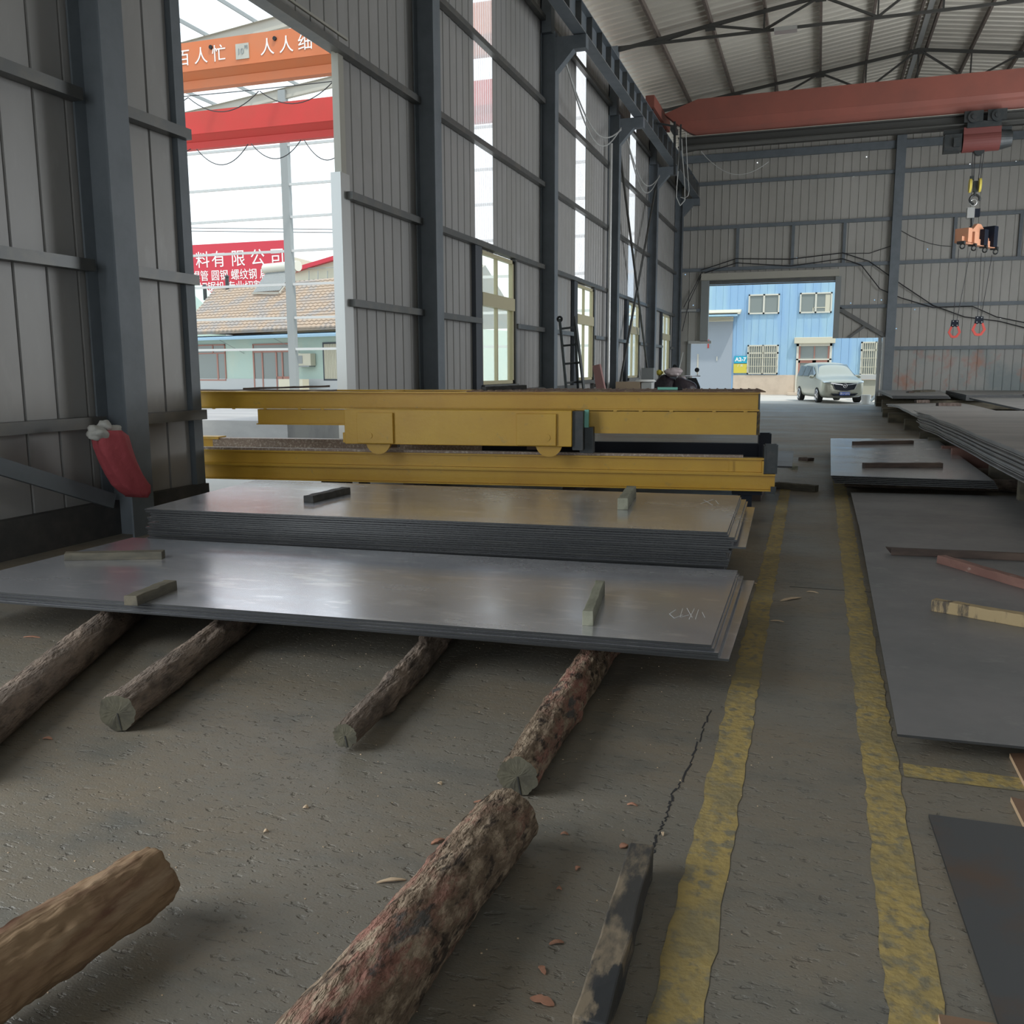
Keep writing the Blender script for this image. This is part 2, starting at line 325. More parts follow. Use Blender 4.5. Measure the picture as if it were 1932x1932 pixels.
# ================================================================ SETTING
W, YF, XR, ZE, XRI = -6.2, 41.5, 11.6, 10.62, 2.7
def zroof(x): return ZE + 0.24 + 0.14 * (8.9 - abs(x - XRI))
MB().add([(W, -9, 0), (XR, -9, 0), (XR, YF + .15, 0), (W, YF + .15, 0)], [(0, 1, 2, 3)]).build('floor', 'floor', kind='structure')
g = MB(); g.add([(-140, -30, -.02), (W, -30, -.02), (W, 140, -.02), (-140, 140, -.02)], [(0, 1, 2, 3)])
g.add([(W, YF + .1, -.02), (120, YF + .1, -.02), (120, 140, -.02), (W, 140, -.02)], [(0, 1, 2, 3)])
g.build('ground', 'ground', kind='structure')

# left wall: openings are (y0,y1,z0,z1)
wins = [(16.57, 18.52), (23.85, 25.70), (30.80, 32.70), (37.90, 39.90)]
strips = [(16.45, 17.45), (23.9, 24.92), (31.0, 32.0)]
P = lambda u, z, d: (W + d, u, z)
m = MB()
sheet(m, P, 2.5, 8.07, 0.3, ZE, pitch=.345, rib=.03, d=-.03)
sheet(m, P, 8.07, 11.32, 5.64, ZE, pitch=.345, rib=.03, d=-.03)
sheet(m, P, 11.32, 16.45, 0, ZE)
y = 16.45
for k, (a, b) in enumerate(wins):
    nxt = (strips[k + 1][0] if k < 2 else (30.8 if k == 1 else wins[k + 1][0] if k < 3 else YF))
    if k < 3:
        s0, s1 = strips[k]
        if s0 > a: sheet(m, P, a, s0, 3.78, ZE)
        sheet(m, P, min(a, s0), max(b, s1), 0, 1.22)
        sheet(m, P, s0, s1, 3.75, 3.95)
        sheet(m, P, s1, b, 3.78, ZE)
        if s0 < a: sheet(m, P, s0, a, 1.22, 3.75)
    else:
        sheet(m, P, a, b, 0, 1.22); sheet(m, P, a, b, 3.78, ZE)
    nx = min(wins[k + 1][0], strips[k + 1][0]) if k < 2 else (wins[3][0] if k == 2 else YF)
    sheet(m, P, b, nx, 0, ZE)
m.add([(W - .08, 2.5, 0), (W - .08, 8.07, 0), (W - .08, 8.07, ZE), (W - .08, 2.5, ZE)], [(0, 1, 2, 3)])
wl = m.build('wall_left', 'wall', kind='structure')
def girt(p, q, mm='girt', par=None, hh=0.16, dd=0.12):
    b = MB(); b.bar(p, q, dd, hh); return b.build('girt', mm, par)
colsY = [6.62, 13.74, 20.64, 27.62, 34.47, 41.05]
for z in (1.05, 2.42, 3.84, 5.66, 7.45, 9.2):
    segs = []; edges = [2.5] + colsY
    for i, c in enumerate(colsY):
        a = edges[i] + (0.28 if i else 0); b = c
        if i == 1:
            if z < 5.6: segs += [(a, 8.05), (11.4, b)]
            else: segs.append((a, b))
        elif i >= 2 and z < 3.8:
            wa, wb = wins[i - 2]; segs += [(a, wa - .12), (wb + .12, b)]
        else: segs.append((a, b))
    for a, b in segs:
        if b - a > .3: girt((W + .08, a, z), (W + .08, b, z), par=wl, hh=.1)
# window posts
for k, (a, b) in enumerate(wins):
    mb = MB(); mb.box((W + .02, a - .38 if k < 3 else a - .2, 0), (W + .1, a - .03, 3.8)); mb.build('window_post', 'framedk', wl)
    MB().box((W + .02, b + .04, 0), (W + .1, b + .14, 3.8)).build('window_post', 'girt', wl)
MB().box((W - .1, 2.5, 0), (W + .1, 8.07, .32)).build('baseboard_left', 'plinth', kind='structure')
for k, (a, b) in enumerate(strips):
    mb = MB(); sheet(mb, lambda u, z, d: (W - .01 + d, u, z), a, b, 3.95, ZE - .1, pitch=.12, rib=.05, d=.02)
    mb.build('window_%d' % (k + 5), 'frp', kind='structure')
for k, (a, b) in enumerate(wins):
    r = thing('window_%d' % (k + 1), loc=(W, (a + b) / 2, 1.22), kind='structure'); f = MB(); t = .07; c = (a + b) / 2
    x0, x1 = W - .02, W + .07
    f.box((x0, a, 1.22), (x1, b, 1.22 + t)); f.box((x0, a, 3.75 - t), (x1, b, 3.75)); f.box((x0, a, 1.22), (x1, a + t, 3.75)); f.box((x0, b - t, 1.22), (x1, b, 3.75))
    f.box((x0, a, 2.72), (x1 + .03, b, 2.97)); f.box((x0, c - .03, 1.22), (x1 - .02, c + .03, 2.72)); f.box((x0, c - .03, 2.97), (x1 - .02, c + .03, 3.75))
    f.box((x0, b - .17, 1.29), (x1 - .05, b - .13, 2.72)); f.build('window_frame', 'frame', r)
    MB().box((W - .02, a + t, 1.29), (W - .012, b - t, 3.68)).build('pane', 'glass', r)
    MB().box((W - .05, a - .1, 1.12), (W + .16, b + .1, 1.21)).build('window_sill', 'girt', r)
# big side doorway
d = thing('door_1', loc=(W, 9.7, 0), kind='structure')
f = MB(); f.box((W - .06, 7.93, .3), (W + .06, 8.07, ZE)); f.build('door_post', 'steel', d)
f = MB(); f.box((W - .1, 11.25, 0), (W + .05, 11.5, 4.12)); f.build('door_jamb', 'galv', d)
f = MB(); f.box((W - .05, 11.28, 4.12), (W + .05, 11.42, 5.7)); f.build('door_jamb', 'cream', d)
f = MB(); f.box((W - .1, 8.0, 5.64), (W + .08, 11.45, 5.74)); f.build('door_header', 'girt', d)
f = MB(); f.bar((W + .13, 8.0, 5.80), (W + .13, 11.4, 5.80), .03, .03); f.build('door_track', 'cream', d)

# far wall
P = lambda u, z, dd: (u, YF - dd, z)
HO_ = [(1381, 285), (1429, 307), (1350, 346), (1452, 346), (1635, 296), (1628, 266), (1725, 256), (1737, 256), (1705, 320), (1587, 328), (1623, 325), (1611, 332), (1778, 315), (1830, 310), (1917, 305), (1375, 425), (1299, 434), (1419, 490), (1293, 518), (1308, 576), (1323, 575), (1503, 487), (1600, 482), (1593, 493), (1615, 504), (1679, 503), (1725, 476), (1628, 566), (1650, 566), (1663, 566), (1605, 572), (1625, 572), (1602, 578), (1614, 577), (1726, 584), (1691, 620), (1620, 635), (1637, 634), (1675, 584), (1888, 600), (1750, 470)]
HO_ = [(PY(x, y, YF).x, PY(x, y, YF).z) for x, y in HO_]
m = MB(); sf = dict(pitch=.325, rib=.05, d=.03, holes=HO_)
sheet(m, P, W, -5.5, 0, 2.72, **sf); sheet(m, P, W, -4.66, 2.72, ZE, **sf); sheet(m, P, -4.66, .55, 5.2, ZE, **sf)
sheet(m, P, .55, 2.63, 2.78, ZE, **sf); sheet(m, P, 2.63, XR, 2.34, ZE, **sf)
sheet(m, P, W, XR, ZE, lambda u: zroof(u) + .12, **sf)
wf = m.build('wall_far', 'wallfar', kind='structure')
m = MB(); sheet(m, P, 2.63, XR, 0, 2.34, **sf); m.build('lower_cladding', 'wallstain', wf)
for z, a, b in ((2.34, 2.9, XR), (4.07, -6.0, -4.7), (4.07, .6, 2.65), (4.07, 2.95, XR), (5.8, -6, 2.65), (5.8, 2.95, XR), (7.56, -6, XR), (9.4, -6, XR), (10.45, -6, XR)):
    girt((a, YF - .1, z), (b, YF - .1, z), par=wf, hh=.14 if z < 10 else .3, mm='steel')
for x in (-3.52, -1.23, .82, 5.0, 7.35, 9.6):
    MB().box((x - .06, YF - .14, 5.85), (x + .06, YF - .03, 7.5)).build('mullion', 'steel', wf)
f = MB(); f.bar((.75, YF - .12, 4.0), (2.6, YF - .12, 2.85), .08, .16); f.bar((1.85, YF - .12, 3.3), (1.2, YF - .12, 2.8), .06, .1); f.build('brace', 'girt', wf)
f = MB(); f.box((-5.5, YF - .2, 2.62), (-4.5, YF + .05, 2.74)); f.build('lit_edge_bar', 'galv', wf)  # bright bar, its colour stands in for light on the lintel edge
MB().box((-6.1, YF - .2, 4.02), (-5.2, YF - .05, 4.12)).build('lit_edge_bar', 'galv', wf)  # bright bar laid over the girt to paint the light on its edge
# far door
d = thing('door_2', loc=(-2, YF, 0), kind='structure')
f = MB(); f.box((-5.0, YF - .35, 5.33), (.68, YF - .03, 5.62)); f.build('shutter_box', 'cream', d)
f = MB()
for i in range(4): f.box((-4.66, YF - .1, 5.1 + i * .06), (.55, YF - .06, 5.15 + i * .06))
f.build('rolled_shutter', 'girt', d)
MB().box((-5.0, YF - .2, 2.72), (-4.66, YF + .02, 5.33)).build('door_jamb', 'grey', d)
MB().box((.55, YF - .2, 2.78), (.78, YF + .02, 5.33)).build('door_jamb', 'grey', d)
MB().box((2.36, YF - .12, 0), (2.5, YF + .04, 2.78)).build('door_post', 'grey', d)
MB().box((2.52, YF - .16, 0), (2.66, YF + .04, 2.8)).build('door_post', 'galv', d)
MB().box((-5.55, YF - .1, 0), (-5.4, YF + .05, 2.7)).build('door_post', 'grey', d)
# end column of the far wall
c = thing('steel_column', 'dark steel column rising up the middle of the far end wall', 'column', (2.8, YF - .15, 0))
f = MB(); f.box((2.62, YF - .34, 0), (2.98, YF - .32, 11.0)); f.box((2.62, YF - .06, 0), (2.98, YF - .04, 11)); f.box((2.79, YF - .33, 0), (2.81, YF - .05, 11)); f.build('shaft', 'steel', c)
# near end of the hall, behind the camera
m = MB(); Pr = lambda u, z, d: (u, -9 + d, z)
sheet(m, Pr, W, -1, 0, ZE); sheet(m, Pr, -1, 6, 5.5, ZE); sheet(m, Pr, 6, XR, 0, ZE); sheet(m, Pr, W, XR, ZE, lambda u: zroof(u) + .12)
m.build('wall_rear', 'wall', kind='structure')
m = MB(); Pl = lambda u, z, d: (W + d, u, z)
sheet(m, Pl, -9, -3.5, 0, ZE); sheet(m, Pl, -3.5, 1.5, 5.2, ZE); sheet(m, Pl, 1.5, 2.5, 0, ZE)
m.build('wall_left_near', 'wall', kind='structure')
# ceiling
m = MB()
for s_, xa, xb in ((1, W - .3, XRI), (-1, XRI, XR + .3)):
    V = []; Fc = []; ys = []; k = 8 if False else 0
    yy = -8.8
    pts = [(-9, 0)]
    while yy < YF:
        for du, dd in ((-.03, 0), (-.015, -.035), (.015, -.035), (.03, 0)): pts.append((yy + du, dd))
        yy += .38
    pts.append((YF + .2, 0))
    for u, dd in pts: V += [(xa, u, zroof(xa) + .1 + dd), (xb, u, zroof(xb) + .1 + dd)]
    for i in range(len(pts) - 1): Fc.append((2 * i, 2 * i + 2, 2 * i + 3, 2 * i + 1))
    m.add(V, Fc)
m.build('ceiling', 'roof', kind='structure')
MB().add([(XR, -9, 0), (XR, YF, 0), (XR, YF, 11), (XR, -9, 11)], [(0, 1, 2, 3)]).build('wall_right', 'wall', kind='structure')

# columns with corbels
clab = ['wide dark steel column just left of the big side doorway', 'steel column between the side doorway and the first window',
        'steel column between the first and second windows of the side wall', 'steel column between the second and third windows',
        'steel column just before the fourth, farthest side window', 'steel column in the corner against the far end wall']
for yc, lb in zip(colsY, clab):
    c = thing('steel_column', lb, 'column', (W + .18, yc + .14, 0), group='columns along the side wall')
    f = MB(); f.box((W + .02, yc + .0, 0), (W + .04, yc + .28, 10.8)); f.box((W + .34, yc, 0), (W + .36, yc + .28, 8.9)); f.box((W + .03, yc + .13, 0), (W + .35, yc + .15, 8.9))
    f.box((W + .02, yc + .0, 8.9), (W + .26, yc + .28, 10.8)); f.build('shaft', 'steel', c)
    x = W + .35
    f = MB(); f.prism([(x, yc + .02, 8.05), (x + .42, yc + .02, 8.5), (x + .70, yc + .02, 8.5), (x + .70, yc + .02, 8.78), (x, yc + .02, 8.78)], (0, .24, 0)); f.build('corbel', 'steel', c)
# crane runway beams, one per bay, and the rail
for k in range(1, 5):
    a, b = colsY[k] + .14, colsY[k + 1] + .14
    r = thing('runway_beam', ['crane runway beam above the first window bay', 'crane runway beam above the second window bay', 'crane runway beam above the third window bay', 'crane runway beam above the farthest bay'][k - 1], 'beam', (-5.3, a, 8.8), group='crane runway beams')
    f = MB(); f.ibeam((-5.3, a, 9.07), (-5.3, b, 9.07), .28, .55, .02); f.build('girder', 'steel', r)
    n = 7; f = MB()
    for i in range(n): yy = a + (b - a) * (i + .5) / n; f.box((-5.16, yy - .01, 8.82), (-5.42, yy + .01, 9.33))
    f.build('stiffener', 'girt', r)
    MB().box((-5.45, a, 8.80), (-5.16, b - .1, 8.815)).build('bottom_flange', 'galv', r)  # bright colour paints the light caught by the flange underside
f = MB(); f.box((-5.34, 13.9, 9.345), (-5.26, YF - .3, 9.46)); f.build('crane_rail', 'purlin', label='long rusty crane rail running along the runway beams', cat='rail')
f = MB()
for z_ in (10.05, 10.3): f.bar((W + .28, 21, z_), (W + .28, YF - .2, z_), .05, .12)
f.build('eave_strut', 'purlin', label='brown strut under the eave above the crane rail', cat='strut')
# wall bracing crossing
for (a, b, lb) in (((27.9, 8.0), (34.3, .4), 'dark diagonal brace in front of the third window'), ((34.3, 8.0), (27.95, .4), 'pale diagonal brace crossing the dark one at the third window')):
    MB().bar((W + .3, a[0], a[1]), (W + .3 if 'dark' in lb else W + .24, b[0], b[1]), .05, .12).build('wall_brace', 'truss' if 'dark' in lb else 'girt', label=lb, cat='brace')
MB().bar((W + .25, 2.2, 1.95), (W + .25, 6.5, .35), .05, .13).build('wall_brace', 'steel', label='diagonal brace on the wall left of the red cloth', cat='brace')
MB().cyl((W + .2, 27.2, 0), (W + .2, 27.2, 8), .05).build('drain_pipe', 'galv', label='thin pale vertical pipe beside the third wall column', cat='pipe')
MB().cyl((W + .2, 34.9, 0), (W + .2, 34.9, 3.9), .04).build('drain_pipe', 'frame', label='short pale vertical pipe beside the farthest side window', cat='pipe')

# purlins, trusses
px_ = [-4.8, -3.31, -1.84, -.37, 1.1, 2.45, 2.95, 4.3, 5.77, 7.24, 8.7, 10.2]
pl = ['first roof purlin in from the eave', 'second roof purlin in from the eave', 'third roof purlin in from the eave', 'fourth roof purlin in from the eave', 'fifth roof purlin in from the eave, beside the ridge', 'ridge purlin on the near side of the ridge', 'ridge purlin on the far side of the ridge', 'first roof purlin past the ridge', 'second roof purlin past the ridge', 'third roof purlin past the ridge', 'fourth roof purlin past the ridge', 'fifth roof purlin past the ridge']
for x, lb in zip(px_, pl):
    MB().box((x - .035, 20, zroof(x) - .11), (x + .035, YF, zroof(x) + .05)).build('roof_purlin', 'purlin', label=lb, cat='purlin', group='roof purlins')
MB().box((2.62, 20, zroof(2.7) + .0), (2.78, YF, zroof(2.7) + .03)).build('ridge_cap', 'galv', label='bright strip under the roof ridge between the ridge purlins', cat='strip')
def truss(yt, lb):
    r = thing('roof_truss', lb, 'truss', (XRI, yt, ZE), group='roof trusses')
    zt = lambda x: zroof(x) - .18; zb = 10.80
    for sgn, nm in ((-1, 'a'), (1, 'b')):
        MB().bar((XRI + sgn * 8.75, yt, zt(XRI + sgn * 8.75)), (XRI, yt, zt(XRI)), .09, .09).build('top_chord', 'truss', r)
    MB().bar((-5.95, yt, zb - .02), (11.35, yt, zb - .02), .07, .07).build('bottom_chord', 'truss', r)
    xs = [-4.8, -3.31, -1.84, -.37, 1.1, 2.7, 4.3, 5.77, 7.24, 8.7, 10.2]
    for i, x in enumerate(xs):
        if i % 2 == 0 or x == 2.7: pass
        MB().bar((x, yt, zt(x)), (x, yt, zb), .05 if i % 2 else .045, .05).build('web_member', 'truss', r) if x not in (-3.31, -.37, 5.77, 8.7) else None
    for a, b in ((-3.31, -4.8), (-3.31, -1.84), (-.37, -1.84), (-.37, 1.1), (2.7, 1.1), (2.7, 4.3), (5.77, 4.3), (5.77, 7.24), (8.7, 7.24), (8.7, 10.2)):
        MB().bar((a, yt, zt(a)), (b, yt, zb), .06, .06).build('web_member', 'truss', r)
    for a in (-3.31, -.37, 2.7, 5.77, 8.7): MB().box((a - .14, yt - .01, zt(a) - .14), (a + .14, yt + .01, zt(a) + .04)).build('gusset', 'truss', r)
truss(27.76, 'nearer roof truss cut by the top of the picture'); truss(34.6, 'farther roof truss whose peak shows above the bridge crane'); truss(YF - .4, 'roof truss close to the far end wall')
MB().box((-1.55, 27.4, 10.62), (-.95, 27.7, 10.72)).build('ceiling_lamp', 'galv', label='unlit flat lamp fitting hanging under the nearer roof truss', cat='lamp')

# yellow floor lines
def line(pts0, pts1, lb, n=60, jit=.008, mm='line'):
    a0, b0 = Vector(pts0[0]), Vector(pts0[1]); a1, b1 = Vector(pts1[0]), Vector(pts1[1]); V = []
    for i in range(n + 1):
        t = i / n; V += [a0.lerp(a1, t) + Vector((random.uniform(-jit, jit), 0, .002)), b0.lerp(b1, t) + Vector((random.uniform(-jit, jit), 0, .002))]
    MB().add(V, [(2 * i, 2 * i + 1, 2 * i + 3, 2 * i + 2) for i in range(n)]).build('floor_marking', mm, label=lb, cat='floor marking')
line(((-.305, 1.3, 0), (-.175, 1.3, 0)), ((-.375, 12.5, 0), (-.26, 12.5, 0)), 'worn yellow floor line along the edge of the plate stacks', 160)
line(((.225, 1.3, 0), (.345, 1.3, 0)), ((.27, 13.5, 0), (.43, 13.5, 0)), 'worn yellow floor line beside the large single plates', 180)
n0 = PZ(1703, 1441); n1 = PZ(1706, 1466); f0 = PZ(1960, 1473); f1 = PZ(1960, 1498)
V = [n0, n1, f1, f0]; MB().add([v + Vector((0, 0, .0025)) for v in V], [(0, 1, 2, 3)]).build('floor_marking', 'line', label='short yellow cross line branching off beside the big plate', cat='floor marking')
# floor joint and crack
f = MB(); a = PZ(1490, 1107); b = PZ(1960, 1139); f.bar(a + Vector((0, 0, .0008)), b + Vector((0, 0, .0008)), .008, .002); f.build('floor_joint', 'cable', label='straight saw cut joint across the concrete floor', cat='joint')
f = MB(); cp = [PZ(*q) for q in ((1340, 1340), (1318, 1400), (1290, 1470), (1268, 1500), (1262, 1530), (1250, 1555), (1236, 1590), (1232, 1612))]
for p, q in zip(cp[:-1], cp[1:]):
    k = 5
    for i in range(k):
        s0 = p.lerp(q, i / k) + Vector((random.uniform(-.006, .006), 0, .0008)); s1 = p.lerp(q, (i + 1) / k) + Vector((random.uniform(-.006, .006), 0, .0008)); f.bar(s0, s1, random.uniform(.003, .008), .0012)
f.build('floor_crack', 'cable', label='jagged dark crack in the concrete beside the yellow line', cat='crack')

# ================================================================ STEEL PLATES
def plate(c4, z, th, lb, mm='plate1', group=None, name='steel_plate'):
    pts = [(p[0], p[1], z) for p in c4]
    r = MB().slab(pts, th).build(name, mm, label=lb, cat='steel plate', group=group)
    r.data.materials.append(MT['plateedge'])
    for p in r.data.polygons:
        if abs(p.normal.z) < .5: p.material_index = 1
    return r
def jit(c4, dx, dy, rot=0):
    c = [Vector((p[0] + dx, p[1] + dy, 0)) for p in c4]; m = sum(c, Vector()) / 4
    return [m + Matrix.Rotation(rot, 3, 'Z') @ (p - m) for p in c]
z1 = .272
S1 = [PZ(1342, 1217, z1), PZ(1392, 1076, z1), PZ(250, 1014, z1), PZ(-40, 1089, z1)]
S1[3] = S1[2] + (S1[0] - S1[1]) * 1.02
top = plate(S1, z1, .012, 'front steel plate on the logs with bright glare and a chalk scrawl')
lbs = ['second plate down in the front stack on the logs', 'third plate down in the front stack, pushed out to the right', 'fourth plate down in the front stack on the logs', 'bottom plate of the front stack, its corner swung out toward the yellow line']
for i, (dx, dy, ro, lb) in enumerate(((.012, -.006, .001, lbs[0]), (.035, -.012, -.002, lbs[1]), (.03, -.02, .004, lbs[2]), (.09, .03, -.014, lbs[3]))):
    plate(jit(S1, dx, dy, ro), z1 - .0145 * (i + 1), .011, lb)
z2 = .46
S2 = [PZ(1372, 1004, z2), PZ(1397, 935, z2), PZ(480, 906, z2), PZ(273, 960, z2)]
plate(S2, z2, .012, 'second steel plate stack topmost sheet, with two timber blocks on it')
plate(jit(S2, .008, -.004), z2 - .0145, .011, 'sheet directly under the top one of the thick second stack')
random.seed(3)
for i in range(2, 21):
    dx = .075 + random.uniform(-.03, .03) - (.006 * i); ro = random.uniform(-.004, .004)
    if i == 6: dx = .12
    o_ = plate(jit(S2, dx, random.uniform(-.012, .012), ro), z2 - .0155 * i, .0115, 'dark steel sheet inside the thick second stack', group='inner sheets of the thick second stack')
# chalk and scratches on the top sheets (thin chalk marks as raised strokes)
def strokes(lst, z, lb, mm='white', wd=.002):
    f = MB()
    for s in lst:
        q = [PZ(x, y, z + .001) for x, y in s]
        for a, b in zip(q[:-1], q[1:]): f.bar(a, b, wd, .0006)
    f.build('chalk_mark', mm, label=lb, cat='chalk mark')
strokes([[(1275, 1150), (1263, 1158), (1272, 1166), (1288, 1160)], [(1288, 1148), (1283, 1164), (1300, 1160)], [(1296, 1147), (1306, 1165)], [(1310, 1148), (1300, 1168)], [(1318, 1150), (1312, 1168)], [(1325, 1155), (1330, 1165)]], z1, 'white chalk scrawl near the right end of the front plate')
strokes([[(1328, 943), (1345, 953)], [(1346, 942), (1322, 950)], [(1350, 944), (1356, 951)]], z2, 'white chalk cross near the right end of the second stack top', wd=.004)

# right-hand plates
A = [PZ(1693, 1385, .085), PZ(1620, 988, .085)]
ax = Vector((1, .03, 0))
A1 = [A[0], A[1], A[1] + Vector((3.0, .10, 0)), A[0] + Vector((3.0, .12, 0))]
plate(A1, .085, .010, 'large dull steel plate with three timbers lying on it, beside the yellow line', 'plate2')
B0, B1 = PZ(1622, 1000, .073), PZ(1605, 929, .073)
plate([B0, B1, B1 + Vector((3.0, .35, 0)), B0 + Vector((3.0, .1, 0))], .073, .010, 'dull steel plate running under the far edge of the large plate with three timbers', 'plate2')
for z_, p, q, lb in ((.063, (.9, 4.4), (3.3, 4.5), 'squared timber bearer under the near end of the large plate'), (.063, (.62, 7.4), (3.4, 7.5), 'squared timber bearer under the middle of the large plate'), (.063, (.62, 10.4), (3.4, 10.6), 'squared timber bearer under the far dull plate')):
    f = MB(); f.bar((p[0], p[1], z_ / 2), (q[0], q[1], z_ / 2), .07, z_ - .002); f.build('timber_bearer', 'timberdark', label=lb, cat='timber')
H = [PZ(1885, 1932, .012), PZ(1752, 1536, .012)]
Hd = (H[1] - H[0]).normalized(); H0 = H[0] - Hd * .8
plate([H0, H[1], H[1] + Vector((2, .02, 0)), H0 + Vector((2, .02, 0))], .012, .01, 'small flat steel plate with brown edges lying on the floor nearest the camera', 'platebrown')
# stack B with five sheets on round timbers
zb = .25
SB = [PZ(1567.5, 897, zb), PZ(1567, 827, zb), PZ(1766, 828, zb), PZ(1876, 907, zb)]
blb = ['shiny top sheet of the five sheet stack with two timbers on it', 'second sheet of the five sheet stack beyond the large plates', 'third sheet of the five sheet stack beyond the large plates', 'fourth sheet of the five sheet stack beyond the large plates', 'bottom sheet of the five sheet stack beyond the large plates']
for i in range(5): plate(jit(SB, .012 * i, -.01 * i, -.0006 * i), zb - .019 * i, .012, blb[i], 'plate1' if i == 0 else 'plate2')
for yy, lb in ((12.3, 'round log under the near end of the five sheet stack'), (13.6, 'second round log reaching right from under the five sheet stack'), (14.9, 'third round log, reddish, reaching right from under the five sheet stack'), (16.2, 'fourth round log reaching right from under the five sheet stack')):
    f = MB(); f.cyl((.4, yy, .075), (3.4, yy + .1, .08), .073, .08, 18); f.build('bearer_log', 'bark' if 'reddish' in lb else 'barkgrey', label=lb, cat='log', smooth=True)
# wavy thick stack C
def wavy(x0, x1, y0, y1, z, th, amp, lb, mm='plate3', ph=0, n=44, endlift=0.0, group=None, notch=.04):
    V = []; Fc = []
    for i in range(n + 1):
        t = i / n; yy = y0 + (y1 - y0) * t
        e_ = max(0, (t - .62) / .38)
        dz = amp * math.sin(t * 9 + ph) * (.15 + e_) + endlift * max(0, (t - .9) / .1) - .05 * e_
        dx = notch * math.sin(t * 23 + ph * 3) * (.2 + e_)
        for xx, zz in ((x0 + dx, z + dz), (x1, z + dz * .3), (x1, z - th + dz * .3), (x0 + dx, z - th + dz)): V.append((xx, yy, zz))
    for i in range(n):
        for k in range(4): Fc.append((4 * i + k, 4 * i + (k + 1) % 4, 4 * i + 4 + (k + 1) % 4, 4 * i + 4 + k))
    Fc += [(3, 2, 1, 0), (4 * n, 4 * n + 1, 4 * n + 2, 4 * n + 3)]
    return MB().add(V, Fc).build('steel_plate', mm, label=lb, cat='steel plate', group=group)
random.seed(5)
wavy(2.02, 6.0, 7.4, 21.0, .65, .016, .012, 'top sheet of the tall wavy edged stack on the right', ph=.4, endlift=.03)
for i in range(1, 15):
    wavy(2.02 + random.uniform(-.03, .04) + .003 * i, 6.0, 7.4, 21.0 - random.uniform(0, .25), .65 - .0205 * i, .015, .012, 'inner sheet of the tall wavy edged stack', ph=.4 + i * .05, group='inner sheets of the tall wavy stack', notch=.03)
for i, yy in enumerate((9.0, 11.0, 12.8, 14.6, 15.7, 17.6, 19.0)):
    b_ = MB(); b_.box((1.93 if i > 2 else 2.15, yy, 0), (5.8, yy + .16, .335 if i < 4 else .285)); b_.build('timber_bearer', 'timbered' if i in (3, 4) else 'timber', label='squared timber bearer under the tall wavy stack', cat='timber', group='bearers of the tall wavy stack')
# farther stacks by the end wall
wavy(2.22, 4.3, 21.6, 31.9, .45, .03, .03, 'long bent sheet with two short timbers, between the wavy stack and the end wall', ph=2.0, notch=.06)
wavy(2.24, 4.3, 21.8, 31.7, .41, .03, .03, 'lower bent sheet under the one with two short timbers', ph=2.0, notch=.05)
for k in range(3): plate([(2.36 + .02 * k, 32.5, 0), (2.45, 40.6, 0), (4.75, 40.9, 0), (4.1 + .03 * k, 32.7, 0)], .62 - .035 * k, .03, ['top sheet of the low stack nearest the far doorway post', 'middle sheet of the low stack nearest the far doorway post', 'bottom sheet of the low stack nearest the far doorway post'][k], 'plate3')
for k in range(4): plate([(4.78, 33.9, 0), (4.98, 40.7, 0), (8.2, 40.9, 0), (6.6 + .03 * k, 34.6, 0)], .62 - .05 * k, .045, ['top', 'second', 'third', 'bottom'][k] + ' sheet of the pale stack in the far corner under the stained wall', 'plate3')
plate([(4.6, 24, 0), (4.75, 33, 0), (8.4, 33.5, 0), (8, 24, 0)], .55, .05, 'wide pale sheet between the tall wavy stack and the pale corner stack', 'plate3')
for x0, x1, yy, zz, lb in ((2.1, 6.5, 24.2, .27, 'near timber bearer under the long bent sheet'), (1.95, 6.5, 27.5, .27, 'middle timber bearer under the long bent sheet'), (2.0, 6.5, 30.6, .27, 'far timber bearer under the long bent sheet'), (2.2, 7.5, 34.3, .415, 'near timber bearer under the low stacks by the end wall'), (2.3, 7.5, 39.5, .415, 'far timber bearer under the low stacks by the end wall')):
    MB().box((x0, yy, 0), (x1, yy + .3, zz)).build('timber_bearer', 'timber', label=lb, cat='timber')

# ================================================================ TIMBERS
def timber(p, q, w_, h_, mm, lb, name='timber_block', broken=False, seed=1):
    p = Vector(p); q = Vector(q); L_ = (q - p).length; ang = math.atan2(q.y - p.y, q.x - p.x)
    tilt = -math.asin((q.z - p.z) / L_)
    n = 10; V = []; rnd = random.Random(seed)
    for i in range(n + 1):
        t = i / n; x = t * L_
        for (yy, zz) in ((-w_ / 2, 0), (w_ / 2, 0), (w_ / 2, h_), (-w_ / 2, h_)):
            k = .04 * w_; ex = rnd.uniform(-.03, .03) if broken and i == 0 else 0
            sh = (.55 if broken and i == 0 and zz == 0 else 0)
            V.append((x + ex + sh * h_, yy + rnd.uniform(-k, k) * (1 if 0 < i < n else 2), zz + (rnd.uniform(-k, k) if zz > 0 else 0)))
    Fc = [(4 * i + k, 4 * i + (k + 1) % 4, 4 * i + 4 + (k + 1) % 4, 4 * i + 4 + k) for i in range(n) for k in range(4)] + [(3, 2, 1, 0), (4 * n, 4 * n + 1, 4 * n + 2, 4 * n + 3)]
    me = bpy.data.meshes.new(name); me.from_pydata(V, [], Fc); me.materials.append(MT[mm]); o = bpy.data.objects.new(name, me); COL.objects.link(o)
    o.location = p; o.rotation_euler = (0, tilt, ang); PM[o.name] = Matrix.LocRotScale(p, o.rotation_euler, None)
    b = o.modifiers.new('bevel', 'BEVEL'); b.width = min(w_, h_) * .07; b.segments = 2
    return tag(o, lb, 'timber')
def tz(x0, y0, x1, y1, z, *a, **k): return timber(PZ(x0, y0, z), PZ(x1, y1, z), *a, **k)
